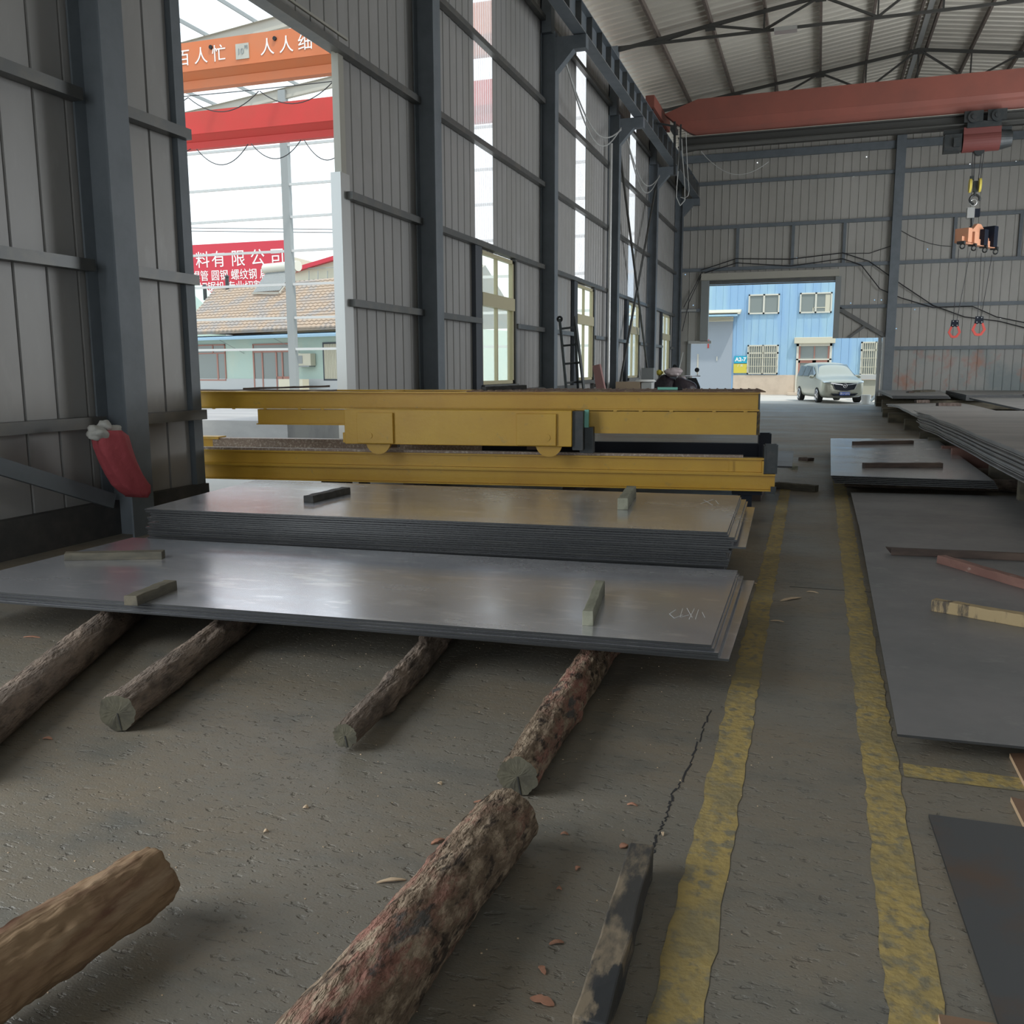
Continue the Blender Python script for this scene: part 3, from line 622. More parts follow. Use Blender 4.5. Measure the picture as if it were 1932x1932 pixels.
tz(122, 1056, 309, 1053, z1, .07, .05, 'timber', 'thin weathered batten at the far left corner of the front plate', name='timber_batten', broken=True)
tz(247, 1143, 323, 1112, z1, .075, .055, 'timber', 'short squared block at the near left edge of the front plate')
tz(1109, 1181, 1132, 1120, z1, .05, .075, 'timberpale', 'pale greenish timber block standing on edge on the front plate')
tz(582, 948, 653, 931, z2, .085, .055, 'timberblack', 'black timber block on the left half of the second stack')
tz(1175, 962, 1191, 937, z2, .075, .09, 'timberpale', 'pale square timber block near the right end of the second stack')
tz(1610, 839, 1721, 837, zb, .09, .055, 'timberdark', 'farther dark batten on the shiny five sheet stack', name='timber_batten')
tz(1629, 882, 1776, 882, zb, .10, .06, 'timberdark', 'nearer brown batten on the shiny five sheet stack', name='timber_batten')
tz(1676, 1046, 1990, 1060, .085, .05, .055, 'timberdark', 'long black timber with a splintered pale tip on the large plate', name='timber_batten', broken=True, seed=4)
tz(1775, 1062, 1975, 1122, .085, .07, .06, 'timbered', 'reddish brown timber slanting across the large plate', name='timber_batten')
tz(1760, 1151, 1990, 1192, .085, .07, .07, 'timberyel', 'yellow timber with black stains on the large plate', name='timber_batten')
tz(1727, 760, 1752, 760, .45, .2, .09, 'timberdark', 'shorter dark block on the long bent sheet')
tz(1768, 766, 1811, 766, .45, .2, .09, 'timberdark', 'longer dark block on the long bent sheet')
tz(1712, 741, 1723, 741, .62, .3, .05, 'timberdark', 'small dark block on the low stack by the doorway post')
tz(1729, 740, 1757, 739, .62, .3, .07, 'timber', 'pale long block on the low stack by the doorway post')
# loose timber and scraps on the floor beyond
tz(1465, 921, 1541, 928, 0, .10, .08, 'timber', 'loose squared timber on the floor beyond the yellow machine end', name='timber_batten')
tz(1492, 880, 1500, 886, 0, .08, .05, 'timberpale', 'small pale block beside the far plate corner')
tz(1512, 868, 1530, 870, 0, .14, .05, 'timberdark', 'dark lump of scrap wood lying alone in the aisle', name='scrap_wood')
# plywood offcuts at the right edge
for (a, b, c_, zz, lb) in (((1905, 1421), (1975, 1421), (1975, 1560), .02, 'brown plywood sheet corner poking in below the large plate'), ((1907, 1503), (1975, 1520), (1975, 1640), .02, 'second brown plywood corner above the brown edged steel plate'), ((1771, 1913), (1960, 1945), (1800, 2060), .02, 'plywood offcut at the bottom right beside the yellow line')):
    q = [PZ(*a, zz), PZ(*b, zz), PZ(*c_, zz)]; q = [q[0], q[1], q[1] + (q[2] - q[0]) * .8, q[2]] if 'offcut' not in lb else q
    o = MB().slab([tuple(v) for v in q], .018).build('plywood_offcut', 'plywood', label=lb, cat='plywood')
    o.data.materials.append(MT['plyedge'])
    for p in o.data.polygons:
        if abs(p.normal.z) < .5: p.material_index = 1
# plank on the floor
timber(PZ(1207, 1650, 0), PZ(1112, 1990, 0), .075, .085, 'plankgrey', 'long dark worn timber lying on the floor beside the yellow line', name='timber_batten', broken=True, seed=9)

# ================================================================ LOGS
def log(p, q, r0, r1, mm, lb, seed=1, amp=.06, bend=.0, knots=0, end0=True, flat=0, cut='cutend', taper=0, n=150, seg=56, endslope=0, bumpn=0):
    p = Vector(p); q = Vector(q); d = q - p; L_ = d.length; yaw = math.atan2(d.y, d.x); pit = -math.asin(d.z / L_)
    r = thing('log', lb, 'log', p, (0, pit, yaw)); rnd = random.Random(seed)
    ks = [(rnd.random() * L_, rnd.random() * 6.28, rnd.uniform(.03, .06)) for _ in range(knots)]
    V = []
    for i in range(n + 1):
        t = i / n; x = t * L_; rr = r0 + (r1 - r0) * t
        if taper and i < 4: rr *= (1 - taper * (1 - i / 4))
        cy = bend * math.sin(t * math.pi) + bend * .3 * math.sin(t * 9 + seed); cz = .3 * bend * math.sin(t * 7 + seed)
        for k in range(seg):
            a = 2 * math.pi * k / seg
            v = Vector((x * 2.2, math.cos(a) * 1.5 + seed, math.sin(a) * 1.5))
            f = 1 + amp * (noise.noise(v * 1.3) * 1.2 + noise.noise(Vector((x * 9, math.cos(a) * 5 + seed, math.sin(a) * 5))) * .7 + noise.noise(Vector((x * 22, math.cos(a) * 12 + seed, math.sin(a) * 12))) * .7 + noise.noise(Vector((x * 45, math.cos(a) * 30 + seed, math.sin(a) * 30))) * .35)
            for kx, ka, kr in ks:
                dd = ((x - kx) / kr) ** 2 + ((math.sin((a - ka) / 2) * 2 * rr) / kr) ** 2
                f += bumpn * math.exp(-dd)
            if flat and math.sin(a) > flat: f *= flat / math.sin(a) * .98 + .02
            V.append((x + (endslope * math.sin(a) * rr * (1 - i / 3) if i < 3 else 0), cy + math.cos(a) * rr * f, cz + math.sin(a) * rr * f))
    Fc = [(i * seg + k, i * seg + (k + 1) % seg, (i + 1) * seg + (k + 1) % seg, (i + 1) * seg + k) for i in range(n) for k in range(seg)]
    me = bpy.data.meshes.new('trunk'); me.from_pydata(V, [], [f[::-1] for f in Fc]); me.materials.append(MT[mm])
    for f in me.polygons: f.use_smooth = True
    o = bpy.data.objects.new('bark', me); COL.objects.link(o); o.parent = r; PM[o.name] = PM[r.name]
    for nm, base, rev in (('cut_end', 0, 1), ('cut_end', n * seg, 0)):
        ring = V[base:base + seg]; c_ = sum((Vector(v) for v in ring), Vector()) / seg
        pts = [tuple(c_)]; F2 = []; m_ = 4
        for j in range(1, m_ + 1):
            for v in ring: 
                w_ = c_.lerp(Vector(v), j / m_); w_.x += (rnd.uniform(-.0006, .0006) if j < m_ else 0); pts.append(tuple(w_))
        for k in range(seg):
            F2.append((0, 1 + k, 1 + (k + 1) % seg))
            for j in range(m_ - 1): b_ = 1 + j * seg; F2.append((b_ + k, b_ + seg + k, b_ + seg + (k + 1) % seg, b_ + (k + 1) % seg))
        if rev: F2 = [f[::-1] for f in F2]
        me2 = bpy.data.meshes.new(nm); me2.from_pydata(pts, [], F2); me2.materials.append(MT[cut]); o2 = bpy.data.objects.new(nm, me2); COL.objects.link(o2); o2.parent = r; PM[o2.name] = PM[r.name]
    if cut == 'cutend':
        c_ = sum((Vector(v) for v in V[:seg]), Vector()) / seg; f = MB()
        for a, ln in ((-1.75, 1.0),):
            f.bar((-.0015, c_.y, c_.z), (-.0015, c_.y + math.cos(a) * r0 * ln * .95, c_.z + math.sin(a) * r0 * ln * .95), .005, .0015, up=(1, 0, 0))
        f.build('end_crack', 'timberblack', r, local=True)
    return r
log((-.945, 2.88, .074), (-1.02, 5.7, .096), .073, .094, 'bark', 'thick pine log with a round cut end, under the right part of the front plate', seed=3, amp=.09, knots=5, bumpn=.2)
log((-.865, 2.54, .098), (-.945, .8, .108), .096, .108, 'bark', 'largest pine log in the foreground, running out at the bottom of the picture', seed=12, amp=.075, knots=3, bumpn=.08)
log((-1.70, 3.02, .062), (-1.96, 5.6, .10), .050, .088, 'barkgrey', 'thin crooked branch log under the middle of the front plate', seed=21, amp=.12, bend=.035, knots=9, bumpn=.35)
log((-2.72, 2.91, .082), (-3.44, 5.7, .096), .078, .09, 'barkgrey', 'rough barked log with a dark cut end, under the left part of the front plate', seed=31, amp=.08, knots=4, bumpn=.15)
log((-2.95, 2.25, .09), (-4.45, 5.65, .1), .088, .092, 'barkgrey', 'long split grey log at the left edge, reaching under the front plate', seed=41, amp=.05, knots=2, bumpn=.1)
log((-1.665, 1.90, .13), (-1.83, .75, .10), .085, .10, 'split', 'stripped log with a hacked tapered end at the bottom left', seed=57, amp=.12, taper=.3, cut='split', endslope=.35, knots=4, bumpn=.18)
log((-4.9, 6.6, .07), (-.65, 6.75, .07), .065, .065, 'barkgrey', 'bearer log lying crosswise under the thick second stack', seed=62, amp=.03)

# bark chips and debris on the floor
def chip(x, y, L_, w_, ang, mm='chip', seed=0):
    c = PZ(x, y, 0); rnd = random.Random(seed + int(x)); n = 8
    ca, sa = math.cos(ang), math.sin(ang); V = []
    for i in range(n + 1):
        t = i / n; h = math.sin(math.pi * min(1, max(0, t))) ** .6 * w_ / 2 + .001; zz = .004 + .006 * math.sin(t * math.pi)
        for s in (-1, 1):
            px2 = (t - .5) * L_; py2 = s * h * rnd.uniform(.7, 1.1); V.append((c.x + px2 * ca - py2 * sa, c.y + px2 * sa + py2 * ca, zz))
    top_ = [2 * i for i in range(n + 1)]; lo = [(v[0], v[1], v[2] - .0035) for v in V]; V += lo; o = 2 * (n + 1)
    Fc = []
    for i in range(n):
        a, b, c2, d = 2 * i, 2 * i + 1, 2 * i + 3, 2 * i + 2; Fc += [(a, b, c2, d), (a + o, d + o, c2 + o, b + o), (a, d, d + o, a + o), (b, b + o, c2 + o, c2)]
    return MB().add(V, Fc)
chips = [(826, 1589, .045, .014, 1.0, 'chip', 'pinkish chip left of the largest log'), (638 + 100, 1664, .075, .012, .5, 'chippale', 'long pale splinter left of the largest log'),
         (795, 1670, .065, .014, .7, 'chip', 'curled splinter touching the left side of the largest log'), (1050, 1781, .035, .010, .5, 'chip', 'small chip between the largest log and the plank'),
         (1023, 1832, .030, .012, -.8, 'chip', 'lower small chip between the largest log and the plank'), (1023, 1891, .055, .022, -.1, 'chip', 'wide bark flake near the bottom edge'),
         (577, 1525, .018, .012, .2, 'chippale', 'small pale chip left of the thin branch log end'), (502, 1570, .014, .010, .6, 'chippale', 'tiny pale chip alone on the open floor'),
         (830, 1480, .018, .012, -.4, 'chippale', 'pale chip between the thin branch and the largest log'), (1193, 1520, .032, .008, 0, 'chip', 'thin chip beside the floor crack'),
         (1177, 1598, .028, .020, .9, 'chip', 'dark bark crumb next to the broken end of the plank'), (920, 1514, .085, .008, .35, 'chip', 'long splinter beside the near end of the largest log'),
         (1065, 1575, .022, .008, .2, 'chip', 'little chip right of the largest log end'), (1055, 1679, .014, .008, .1, 'chip', 'tiny chip in the shade of the largest log'),
         (1492, 1131, .16, .03, .8, 'chippale', 'wedge shaped wood splinter in the aisle'), (1533, 1118, .07, .014, -.3, 'chippale', 'pale splinter by the saw cut joint'), (1466, 1173, .07, .014, 0, 'chippale', 'short pale splinter near the front stack corner'),
         (1416, 1101, .08, .025, 0, 'chippale', 'grey chip on the yellow line behind the front stack'), (90, 1395, .04, .012, .1, 'chip', 'dark chip at the left edge of the floor'), (60, 1203, .09, .014, .2, 'chip', 'bark strip on the floor behind the left edge log'),
         (1160, 1705, .018, .009, .4, 'chip', 'crumb left of the dark worn timber'), (1250, 1575, .018, .006, 1.9, 'chippale', 'thin pale sliver at the floor crack'),
         (366, 1230, .03, .012, .4, 'chippale', 'tiny yellow chip under the front plate edge'), (1090, 1640, .02, .009, 1.2, 'chip', 'crumb just right of the shaded side of the largest log')]
for k, (x, y, l_, w_, a, mm, lb) in enumerate(chips): chip(x, y, l_ * 1.15, w_ * 1.2, a, mm, k).build('wood_chip', mm, label=lb, cat='wood chip')
random.seed(77); f = MB()
for i in range(420):
    x, y = random.uniform(-3.2, -.1), random.uniform(1.2, 6); s = random.uniform(.001, .0035); f.box((x, y, 0), (x + s * 1.5, y + s, s * .8))
f.build('grit', 'chippale', label='scattered pale grit on the concrete floor', cat='grit', kind='stuff')

# ================================================================ YELLOW TRANSFER FRAMES
ud = Vector((-1, -.115, 0)).normalized(); td = Vector((-ud.y, ud.x, 0)) * -1
if td.y < 0: td = -td
YM = Matrix(((ud.x, td.x, 0, -.33), (ud.y, td.y, 0, 8.85), (0, 0, 1, 0), (0, 0, 0, 1)))
def Y_(): return MB(YM)
def yb(s0, t0, z0, s1, t1, z1_): return Y_().box((s0, t0, z0), (s1, t1, z1_))
def ybeam(mb, s0, s1, t, za, zb_, wd=.13):
    mb.box((s0, t - wd / 2, zb_ - .014), (s1, t + wd / 2, zb_)); mb.box((s0, t - wd / 2, za), (s1, t + wd / 2, za + .014)); mb.box((s0, t - .008, za + .014), (s1, t + .008, zb_ - .014))
LEFT = 8.6
lo = thing('girder_frame', 'lower yellow girder frame with dark end plates, lying behind the second stack', 'machine frame', YM @ Vector((3, .5, 0)))
f = Y_(); ybeam(f, .0, LEFT, .07, .352, .515, .14); f.build('lower_beam', 'yellow', lo)
f = Y_(); ybeam(f, .11, LEFT, .07, .515, .665, .12); f.box((.11, .0, .64), (.125, .14, .53)); f.box((.42, .0, .53), (.425, .012, .64)); f.build('upper_beam', 'yellow', lo)
f = Y_(); f.box((.3, .04, .665), (LEFT, .1, .69)); f.build('rail_bar', 'gritty', lo)
f = Y_(); ybeam(f, .0, LEFT, 1.07, .352, .515, .14); f.build('lower_beam', 'yellow', lo)
f = Y_(); f.box((.06, 1.0, .515), (1.9, 1.1, .725)); f.box((1.9, 1.03, .515), (3.1, 1.1, .72)); f.build('rear_beam', 'navy', lo)
f = Y_(); f.box((3.1, 1.0, .515), (6.4, 1.1, .71)); f.box((3.1, .98, .70), (6.4, 1.12, .715)); f.build('rear_beam', 'gritty', lo)
f = Y_(); f.box((6.4, 1.0, .515), (LEFT, 1.1, .71)); f.box((6.3, .96, .70), (LEFT, 1.14, .73)); f.build('rear_beam', 'yellow', lo)
for t0, zt in ((.02, .80), (.92, .845)):
    f = Y_(); f.box((.005, t0, .52), (.10, t0 + .06, zt)); f.box((.095, t0 - .01, .52), (.11, t0 + .2, zt - .02)); f.box((-.015, t0, .52), (.005, t0 + .22, zt - .01)); f.build('end_plate', 'navy' if t0 > .5 else 'dark', lo)
f = Y_()
for s in (.3, 2.2, 4.1, 6.0, 7.9): f.box((s, .1, .37), (s + .08, 1.05, .5))
f.build('cross_member', 'yellow', lo)
f = Y_(); f.box((-.01, -.005, .352), (.04, .0, .40)); f.box((.0, .01, .325), (.09, .07, .352)); f.build('end_bracket', 'dark', lo)
up = thing('platform_frame', 'upper yellow platform frame with a chequered deck and a wheeled end carriage', 'machine frame', YM @ Vector((3, .5, .7)))
f = Y_(); ybeam(f, .17, LEFT, .07, 1.108, 1.285, .14); f.build('front_beam', 'yellow', up)
f = Y_(); ybeam(f, .16, 5.3, .07, .885, 1.1, .14) if False else f.box((.16, .02, .885), (1.95, .12, 1.1)).box((4.1, .04, .945), (5.3, .1, 1.1)).box((4.1, .0, .94), (5.3, .14, .952)).box((1.9, .0, .885), (4.2, .1, 1.1)); f.build('lower_box_beam', 'yellow', up)
f = Y_(); f.box((.16, .02, .885), (.19, .95, 1.1)); f.box((.165, .02, 1.1), (.18, 1.0, 1.28)); f.build('end_web', 'dark', up)
f = Y_(); ybeam(f, .17, LEFT, .95, 1.108, 1.285, .14); f.build('rear_beam', 'yellow', up)
f = Y_(); f.box((.17, .88, .90), (4.2, 1.0, 1.1)); f.build('rear_box_beam', 'dark', up)
f = Y_()
for i in range(7): s = 3.1 + i * .85; f.box((s, .12, 1.18), (s + .08, .9, 1.28))
f.build('cross_member', 'yellow', up)
f = Y_(); f.box((.12, -.02, 1.285), (3.0, 1.06, 1.295))
for i in range(36): f.box((.14 + i * .08, .02, 1.295), (.155 + i * .08, 1.04, 1.303))
f.build('deck_plate', 'rustdeck', up)
f = Y_(); f.box((1.9, -.3, .775), (4.19, -.02, 1.118)); f.build('end_carriage', 'yellow', up, bevel=.006)
for s0, s1 in ((3.67, 4.045), (2.045, 2.43)):
    f = Y_(); f.box((s0, -.335, .785), (s1, -.3, 1.088)); cvr = f.build('wheel_cover', 'yellow', up, bevel=.004)
    f = Y_(); c_ = (s0 + .25 if s0 > 3 else s0 + .09); f.cyl((c_, -.343, .862), (c_, -.335, .862), .035, n=28); f.cyl((c_, -.345, .862), (c_, -.34, .862), .008); f.build('axle_cap', 'yellow', cvr)
for s in (3.86, 2.13):
    f = Y_(); f.cyl((s, -.22, .80), (s, -.14, .80), .115, n=36); f.cyl((s, -.24, .80), (s, -.22, .80), .13, n=36); f.build('wheel', 'yellow', up)
f = Y_(); f.box((1.80, -.25, .74), (1.9, -.02, 1.11)); f.box((1.72, -.1, .7), (1.85, .05, .95)); f.build('drive_bracket', 'dark', up)
f = Y_(); f.box((1.76, -.14, .95), (1.80, -.08, 1.12)); f.build('teal_strip', 'teal', up)
f = Y_(); f.box((4.19, -.2, .78), (4.25, .0, .88)); f.build('side_lug', 'yellow', up)
f = Y_()
for i in range(26): s = .35 + i * .3 + random.uniform(-.1, .1); f.box((s, -.003, 1.1), (s + .035, .0, 1.108))
f.build('weld_bead', 'yellow', up)
# hidden supports of the two frames
for s in (.25, 4.5):
    for t in (.2, 1.0):
        r = thing('trestle', 'dark steel trestle under the yellow girder frame' if s < 1 else 'dark steel trestle under the yellow frames near the side doorway', 'trestle', YM @ Vector((s, t, 0)), group='trestles under the yellow frames' if s > 1 else 'trestles under the right end of the yellow frames')
        f = Y_(); f.box((s - .05, t - .05, 0), (s + .05, t + .05, .3)); f.build('post', 'navy', r)
        f = Y_(); f.box((s - .14, t - .09, .3), (s + .14, t + .09, .35)); f.build('cap_plate', 'navy', r)
for s in (2.35, 3.85):
    for t in (.3, .8): 
        f = Y_(); f.box((s, t, .69), (s + .1, t + .1, .885)); f.build('spacer_block', 'timberdark', label='spacer block between the two yellow frames', cat='block', group='spacers between the yellow frames')
# things lying on the upper frame
timber(YM @ Vector((5.55, .25, 1.30)), YM @ Vector((4.6, .3, 1.325)), .08, .02, 'timberdark', 'dark flat bar on top of the yellow frame, in front of the mint house', name='flat_bar')
timber(YM @ Vector((8.2, .45, 1.288)), YM @ Vector((4.5, .2, 1.288)), .14, .012, 'purlin', 'long rusty plate strip on the left part of the yellow frame', name='steel_strip')
timber(YM @ Vector((2.86, .15, 1.288)), YM @ Vector((2.52, .55, 1.30)), .07, .045, 'timberblack', 'charred timber block on the yellow frame below the first window', name='timber_block')
f = Y_(); f.cyl((.93, .03, 1.318), (1.12, .03, 1.318), .014, n=14); b_ = f.build('marker_tube', 'teal', label='small green marker tube on the yellow frame deck', cat='marker')
f = Y_(); f.cyl((.885, .03, 1.318), (.93, .03, 1.318), .015, n=14); f.build('cap', 'black', b_)
# plates and planks beside and behind the frames
plate([(-3.2, 9.4 + 1.0, 0), (-3.3, 12.6, 0), (-.25, 12.6, 0), (-.22, 10.6, 0)], .42, .02, 'grey steel plate behind the yellow frames, its corner showing past the dark end plates', 'plate2')
plate([(-5.7, 10.2, 0), (-5.9, 12.6, 0), (-3.4, 12.7, 0), (-3.35, 10.5, 0)], .50, .02, 'bright steel plate seen through the gap of the yellow frames', 'plate3')
for x, y, lb in ((-2.9, 11.4, 'bearer under the middle of the plate behind the yellow frames'), (-.7, 11.4, 'bearer under the right end of the plate behind the yellow frames'), (-5.0, 11.3, 'bearer under the bright plate near the doorway')):
    MB().box((x, y - .75, 0), (x + .15, y + .9, .40 if x > -4 else .48)).build('timber_bearer', 'timberdark', label=lb, cat='timber')
for i, (q, lb) in enumerate(((( -14.5, 15.0, -9.5, 19.8, .55), 'pale steel sheets stacked outside the doorway, nearer pile'), ((-19, 20.5, -13, 26, .55), 'pale steel sheets stacked outside the doorway, farther pile'))):
    MB().box((q[0], q[1], .02), (q[2], q[3], q[4])).build('sheet_stack', 'plate3', label=lb, cat='steel sheets')

# ================================================================ BRIDGE CRANE AND HOIST
YC = 31.0
cr = thing('bridge_crane', 'faded red bridge crane girder spanning the hall under the roof', 'crane', (3, YC, 9.5))
xl = -5.05
f = MB(); f.prism([(xl, YC - .25, 9.62), (-4.0, YC - .25, 9.98), (11.0, YC - .25, 9.98), (11.0, YC - .25, 9.33), (xl + .35, YC - .25, 9.33)], (0, .5, 0))
f.prism([(xl + .35, YC - .24, 9.33), (11.0, YC - .24, 9.33), (11.0, YC - .08, 8.88), (-3.95, YC - .08, 8.88), (-4.3, YC - .1, 9.05)], (0, .3, 0)); f.build('girder', 'crane', cr)
f = MB(); f.box((-4.6, YC - .2, 8.84), (11, YC + .2, 8.88)); f.box((-4.6, YC - .02, 8.6), (11, YC + .02, 8.84)); f.box((-4.6, YC - .2, 8.56), (11, YC + .2, 8.6)); f.build('bottom_flange', 'truss', cr)
f = MB(); f.box((-4.6, YC - .21, 8.872), (11, YC - .2, 8.885)); f.build('flange_edge', 'cream', cr)
f = MB(); f.box((-5.42, YC - 1.6, 9.5), (-5.15, YC + 1.6, 9.85)); f.build('end_carriage', 'crane', cr)
for yy in (YC - 1.3, YC + 1.3): MB().cyl((-5.36, yy, 9.6), (-5.22, yy, 9.6), .14, n=24).build('wheel', 'dark', cr)
f = MB(); f.box((-4.75, YC - .9, 8.95), (-4.6, YC - .2, 9.1)); f.bar((-5.2, YC - .9, 9.2), (-4.55, YC - .85, 9.05), .05); f.bar((-4.62, YC - .87, 9.2), (-4.58, YC - .87, 7.6), .07); f.bar((-4.42, YC - .87, 9.1), (-4.45, YC - .87, 7.7), .05); f.build('collector_arm', 'dark', cr)
f = MB()
q = [PY(*a, YC - .88) for a in ((1283, 255), (1281, 300), (1277, 350), (1276, 372), (1283, 388), (1292, 378), (1292, 350), (1288, 300), (1286, 262))]; f.tube(q, .018, 6)
q = [PY(*a, YC - .9) for a in ((1294, 250), (1297, 320), (1300, 360), (1298, 370), (1290, 374), (1284, 372))]; f.tube(q, .014, 6); f.build('hanging_cable', 'greycable', cr)
q0, q1 = PY(1322, 285, YC), PY(1450, 305, YC)
f = MB(); q = [q0 + (q1 - q0) * (i / 12) - Vector((0, 0, .55 * math.sin(math.pi * i / 12) ** .9)) for i in range(13)]; f.tube(q, .012, 5); f.build('sagging_wire', 'greycable', cr)
hx = 5.15
ho = thing('electric_hoist', 'dark red electric hoist hanging from the bridge crane girder', 'hoist', (4.4, YC, 8.4))
def hp(x, y, d=0): return PY(x, y, YC - .3 + d)
f = MB(); a = hp(1822, 277); b = hp(1888, 238); c_ = (a + b) / 2
f.cyl((hp(1818, 262).x, YC, 8.12), (hp(1889, 262).x, YC, 8.12), .30, n=28); f.box((hp(1818, 262).x, YC - .25, 8.1), (hp(1889, 262).x, YC + .25, 8.48)); f.build('drum_housing', 'hoistred', ho)
f = MB(); f.cyl((hp(1889, 260).x, YC, 8.12), (hp(1912, 260).x, YC, 8.12), .29, .22, 24); f.build('motor', 'dark', ho)
f = MB(); f.box((hp(1783, 260).x, YC - .25, 7.85), (hp(1816, 260).x, YC + .2, 8.32)); f.box((hp(1800, 260).x, YC - .32, 7.95), (hp(1812, 260).x, YC - .2, 8.2)); f.build('control_box', 'dark', ho)
for x in (1836, 1880):
    xx = hp(x, 235).x; f = MB(); f.cyl((xx, YC - .42, 8.72), (xx, YC - .24, 8.72), .16, n=24); f.cyl((xx, YC - .46, 8.72), (xx, YC - .42, 8.72), .07, n=16); f.box((xx - .25, YC - .36, 8.6), (xx + .25, YC - .26, 8.9)); f.build('trolley_wheel', 'dark', ho)
f = MB(); f.box((hp(1825, 240).x, YC - .3, 8.45), (hp(1890, 240).x, YC - .24, 8.62)); f.box((hp(1783, 240).x, YC - .1, 8.36), (hp(1912, 240).x, YC + .05, 8.46)); f.build('trolley_frame', 'dark', ho)
f = MB(); xx = hp(1850, 283).x; f.cyl((xx, YC - .1, 7.85), (xx, YC + .1, 7.85), .14); f.build('rope_guide', 'dark', ho)
xm = hp(1842, 345).x; zb_ = hp(1842, 345).z
f = MB()
for dx in (-.12, -.05, .13, .2): f.cyl((xm + dx, YC, 8.0), (xm + dx * .7, YC, zb_ + .12), .012, n=6)
f.build('lifting_rope', 'cable', ho)
for dx in (-.12, .14): MB().cyl((xm + dx - .03, YC, zb_ - .02), (xm + dx + .03, YC, zb_ - .02), .2, n=28).build('sheave', 'hookyel', ho)
f = MB(); f.box((xm - .04, YC - .07, zb_ - .2), (xm + .08, YC + .07, zb_ + .1)); f.box((xm - .14, YC - .05, zb_ + .15), (xm - .03, YC + .05, zb_ + .25)); f.build('hook_block', 'dark', ho)
f = MB(); f.ring((xm + .03, YC, zb_ - .42), (0, 1, 0), .13, .035, a0=-.3, a1=4.6); f.cyl((xm + .02, YC, zb_ - .15), (xm + .02, YC, zb_ - .32), .035); f.build('hook', 'dark', ho)
sc_ = thing('crane_scale', 'small hanging scale between the hook and the lifting beam', 'scale', (xm, YC, hp(1842, 400).z))
za = hp(1842, 400).z
f = MB(); f.ring((xm, YC, za + .32), (0, 1, .0), .09, .016); f.build('shackle', 'galv', sc_)
f = MB(); f.box((xm - .16, YC - .12, za - .13), (xm + .04, YC + .12, za + .17)); f.build('housing', 'galv', sc_)
f = MB(); f.box((xm + .04, YC - .08, za - .1), (xm + .19, YC + .08, za + .13)); f.build('display', 'navy', sc_)
f = MB(); f.cyl((xm, YC, za - .13), (xm, YC, za - .38), .05, .03); f.ring((xm, YC, za - .42), (0, 1, 0), .06, .018, n=12, k=6); f.build('lower_hook', 'dark', sc_)
# lifting beam with blocks (seen at an angle)
lb_ = thing('lifting_beam', 'salmon lifting beam with dark magnet blocks hanging below the hoist', 'lifting beam', (xm, YC, hp(1842, 450).z), (0, 0, 0))
pA, pB = hp(1808, 466), hp(1876, 440); pA = pA + (pA - CAM) * -.03; pB = pB + (pB - CAM) * .03
LBd = (pB - pA); LBd.z = 0; L_ = LBd.length; LBd.normalize(); LBs = Vector((-LBd.y, LBd.x, 0))
zc = (pA.z + pB.z) / 2 - .05
LM = Matrix(((LBd.x, LBs.x, 0, pA.x), (LBd.y, LBs.y, 0, pA.y), (0, 0, 1, zc), (0, 0, 0, 1)))
f = MB(LM); f.box((0, -.09, -.12), (L_, .09, .06)); f.prism([(L_ * .15, -.05, .06), (L_ * .85, -.05, .06), (L_ * .55, -.05, .5), (L_ * .45, -.05, .5)], (0, .1, 0)); f.build('beam', 'magnet', lb_)
for s, h_ in ((.12, .3), (.3, .22), (.58, .35), (.86, .5)):
    f = MB(LM); f.box((L_ * s - .12, -.2, -.1), (L_ * s + .12, .2, h_)); f.build('magnet_block', 'navy' if s > .5 else 'magnet', lb_, bevel=.01)
for s in (.02, .34, .66, .98):
    f = MB(LM); f.ring((L_ * s, -.1, -.22), (1, 0, 0), .07, .02, n=12, k=6); f.box((L_ * s - .05, -.16, -.16), (L_ * s + .05, .05, -.08)); f.build('lug', 'dark', lb_)
for (x, yt, yb2, lb) in ((1802, 604, 638, 'red jawed plate clamp hanging from the left end of the lifting beam'), (1848, 597, 634, 'red jawed plate clamp hanging from the right end of the lifting beam')):
    c0 = hp(x, yt); c1 = hp(x, yb2); k = (c0.z - c1.z) / .62
    r = thing('lifting_clamp', lb, 'clamp', (c0.x, YC - .3, c1.z), group='clamps on the lifting beam')
    CM = Matrix.Translation((c0.x, YC - .3, c0.z)) @ Matrix.Scale(k, 4)
    f = MB(CM); f.prism([(-.11, -.05, 0), (.11, -.05, 0), (.12, -.05, -.2), (.05, -.05, -.24), (0, -.05, -.2), (-.05, -.05, -.24), (-.13, -.05, -.2)], (0, .1, 0)); f.build('head_plate', 'navy', r)
    for sg, nm in ((-1, 1), (1, 1)):
        f = MB(CM); f.prism([(sg * .06, -.03, -.2), (sg * .12, -.03, -.2), (sg * .21, -.03, -.42), (sg * .1, -.03, -.6), (sg * .0, -.03, -.62), (sg * .0, -.03, -.54), (sg * .06, -.03, -.53), (sg * .13, -.03, -.42)], (0, .06, 0)); f.build('jaw', 'jaw', r)
    f = MB(CM)
    for bx, bz in ((-.06, -.04), (.06, -.04), (-.07, -.18), (.07, -.18)): f.cyl((bx, -.065, bz), (bx, -.05, bz), .018, n=10)
    f.build('bolt', 'galv', r)
    f = MB(); t0 = LM @ Vector((L_ * (.02 if x < 1830 else .66), 0, -.3)); t1 = LM @ Vector((L_ * (.34 if x < 1830 else .98), 0, -.3))
    f.cyl(t0, (c0.x - .05, YC - .3, c0.z), .009, n=5); f.cyl(t1, (c0.x + .05, YC - .3, c0.z), .009, n=5); f.build('chain', 'cable', r)

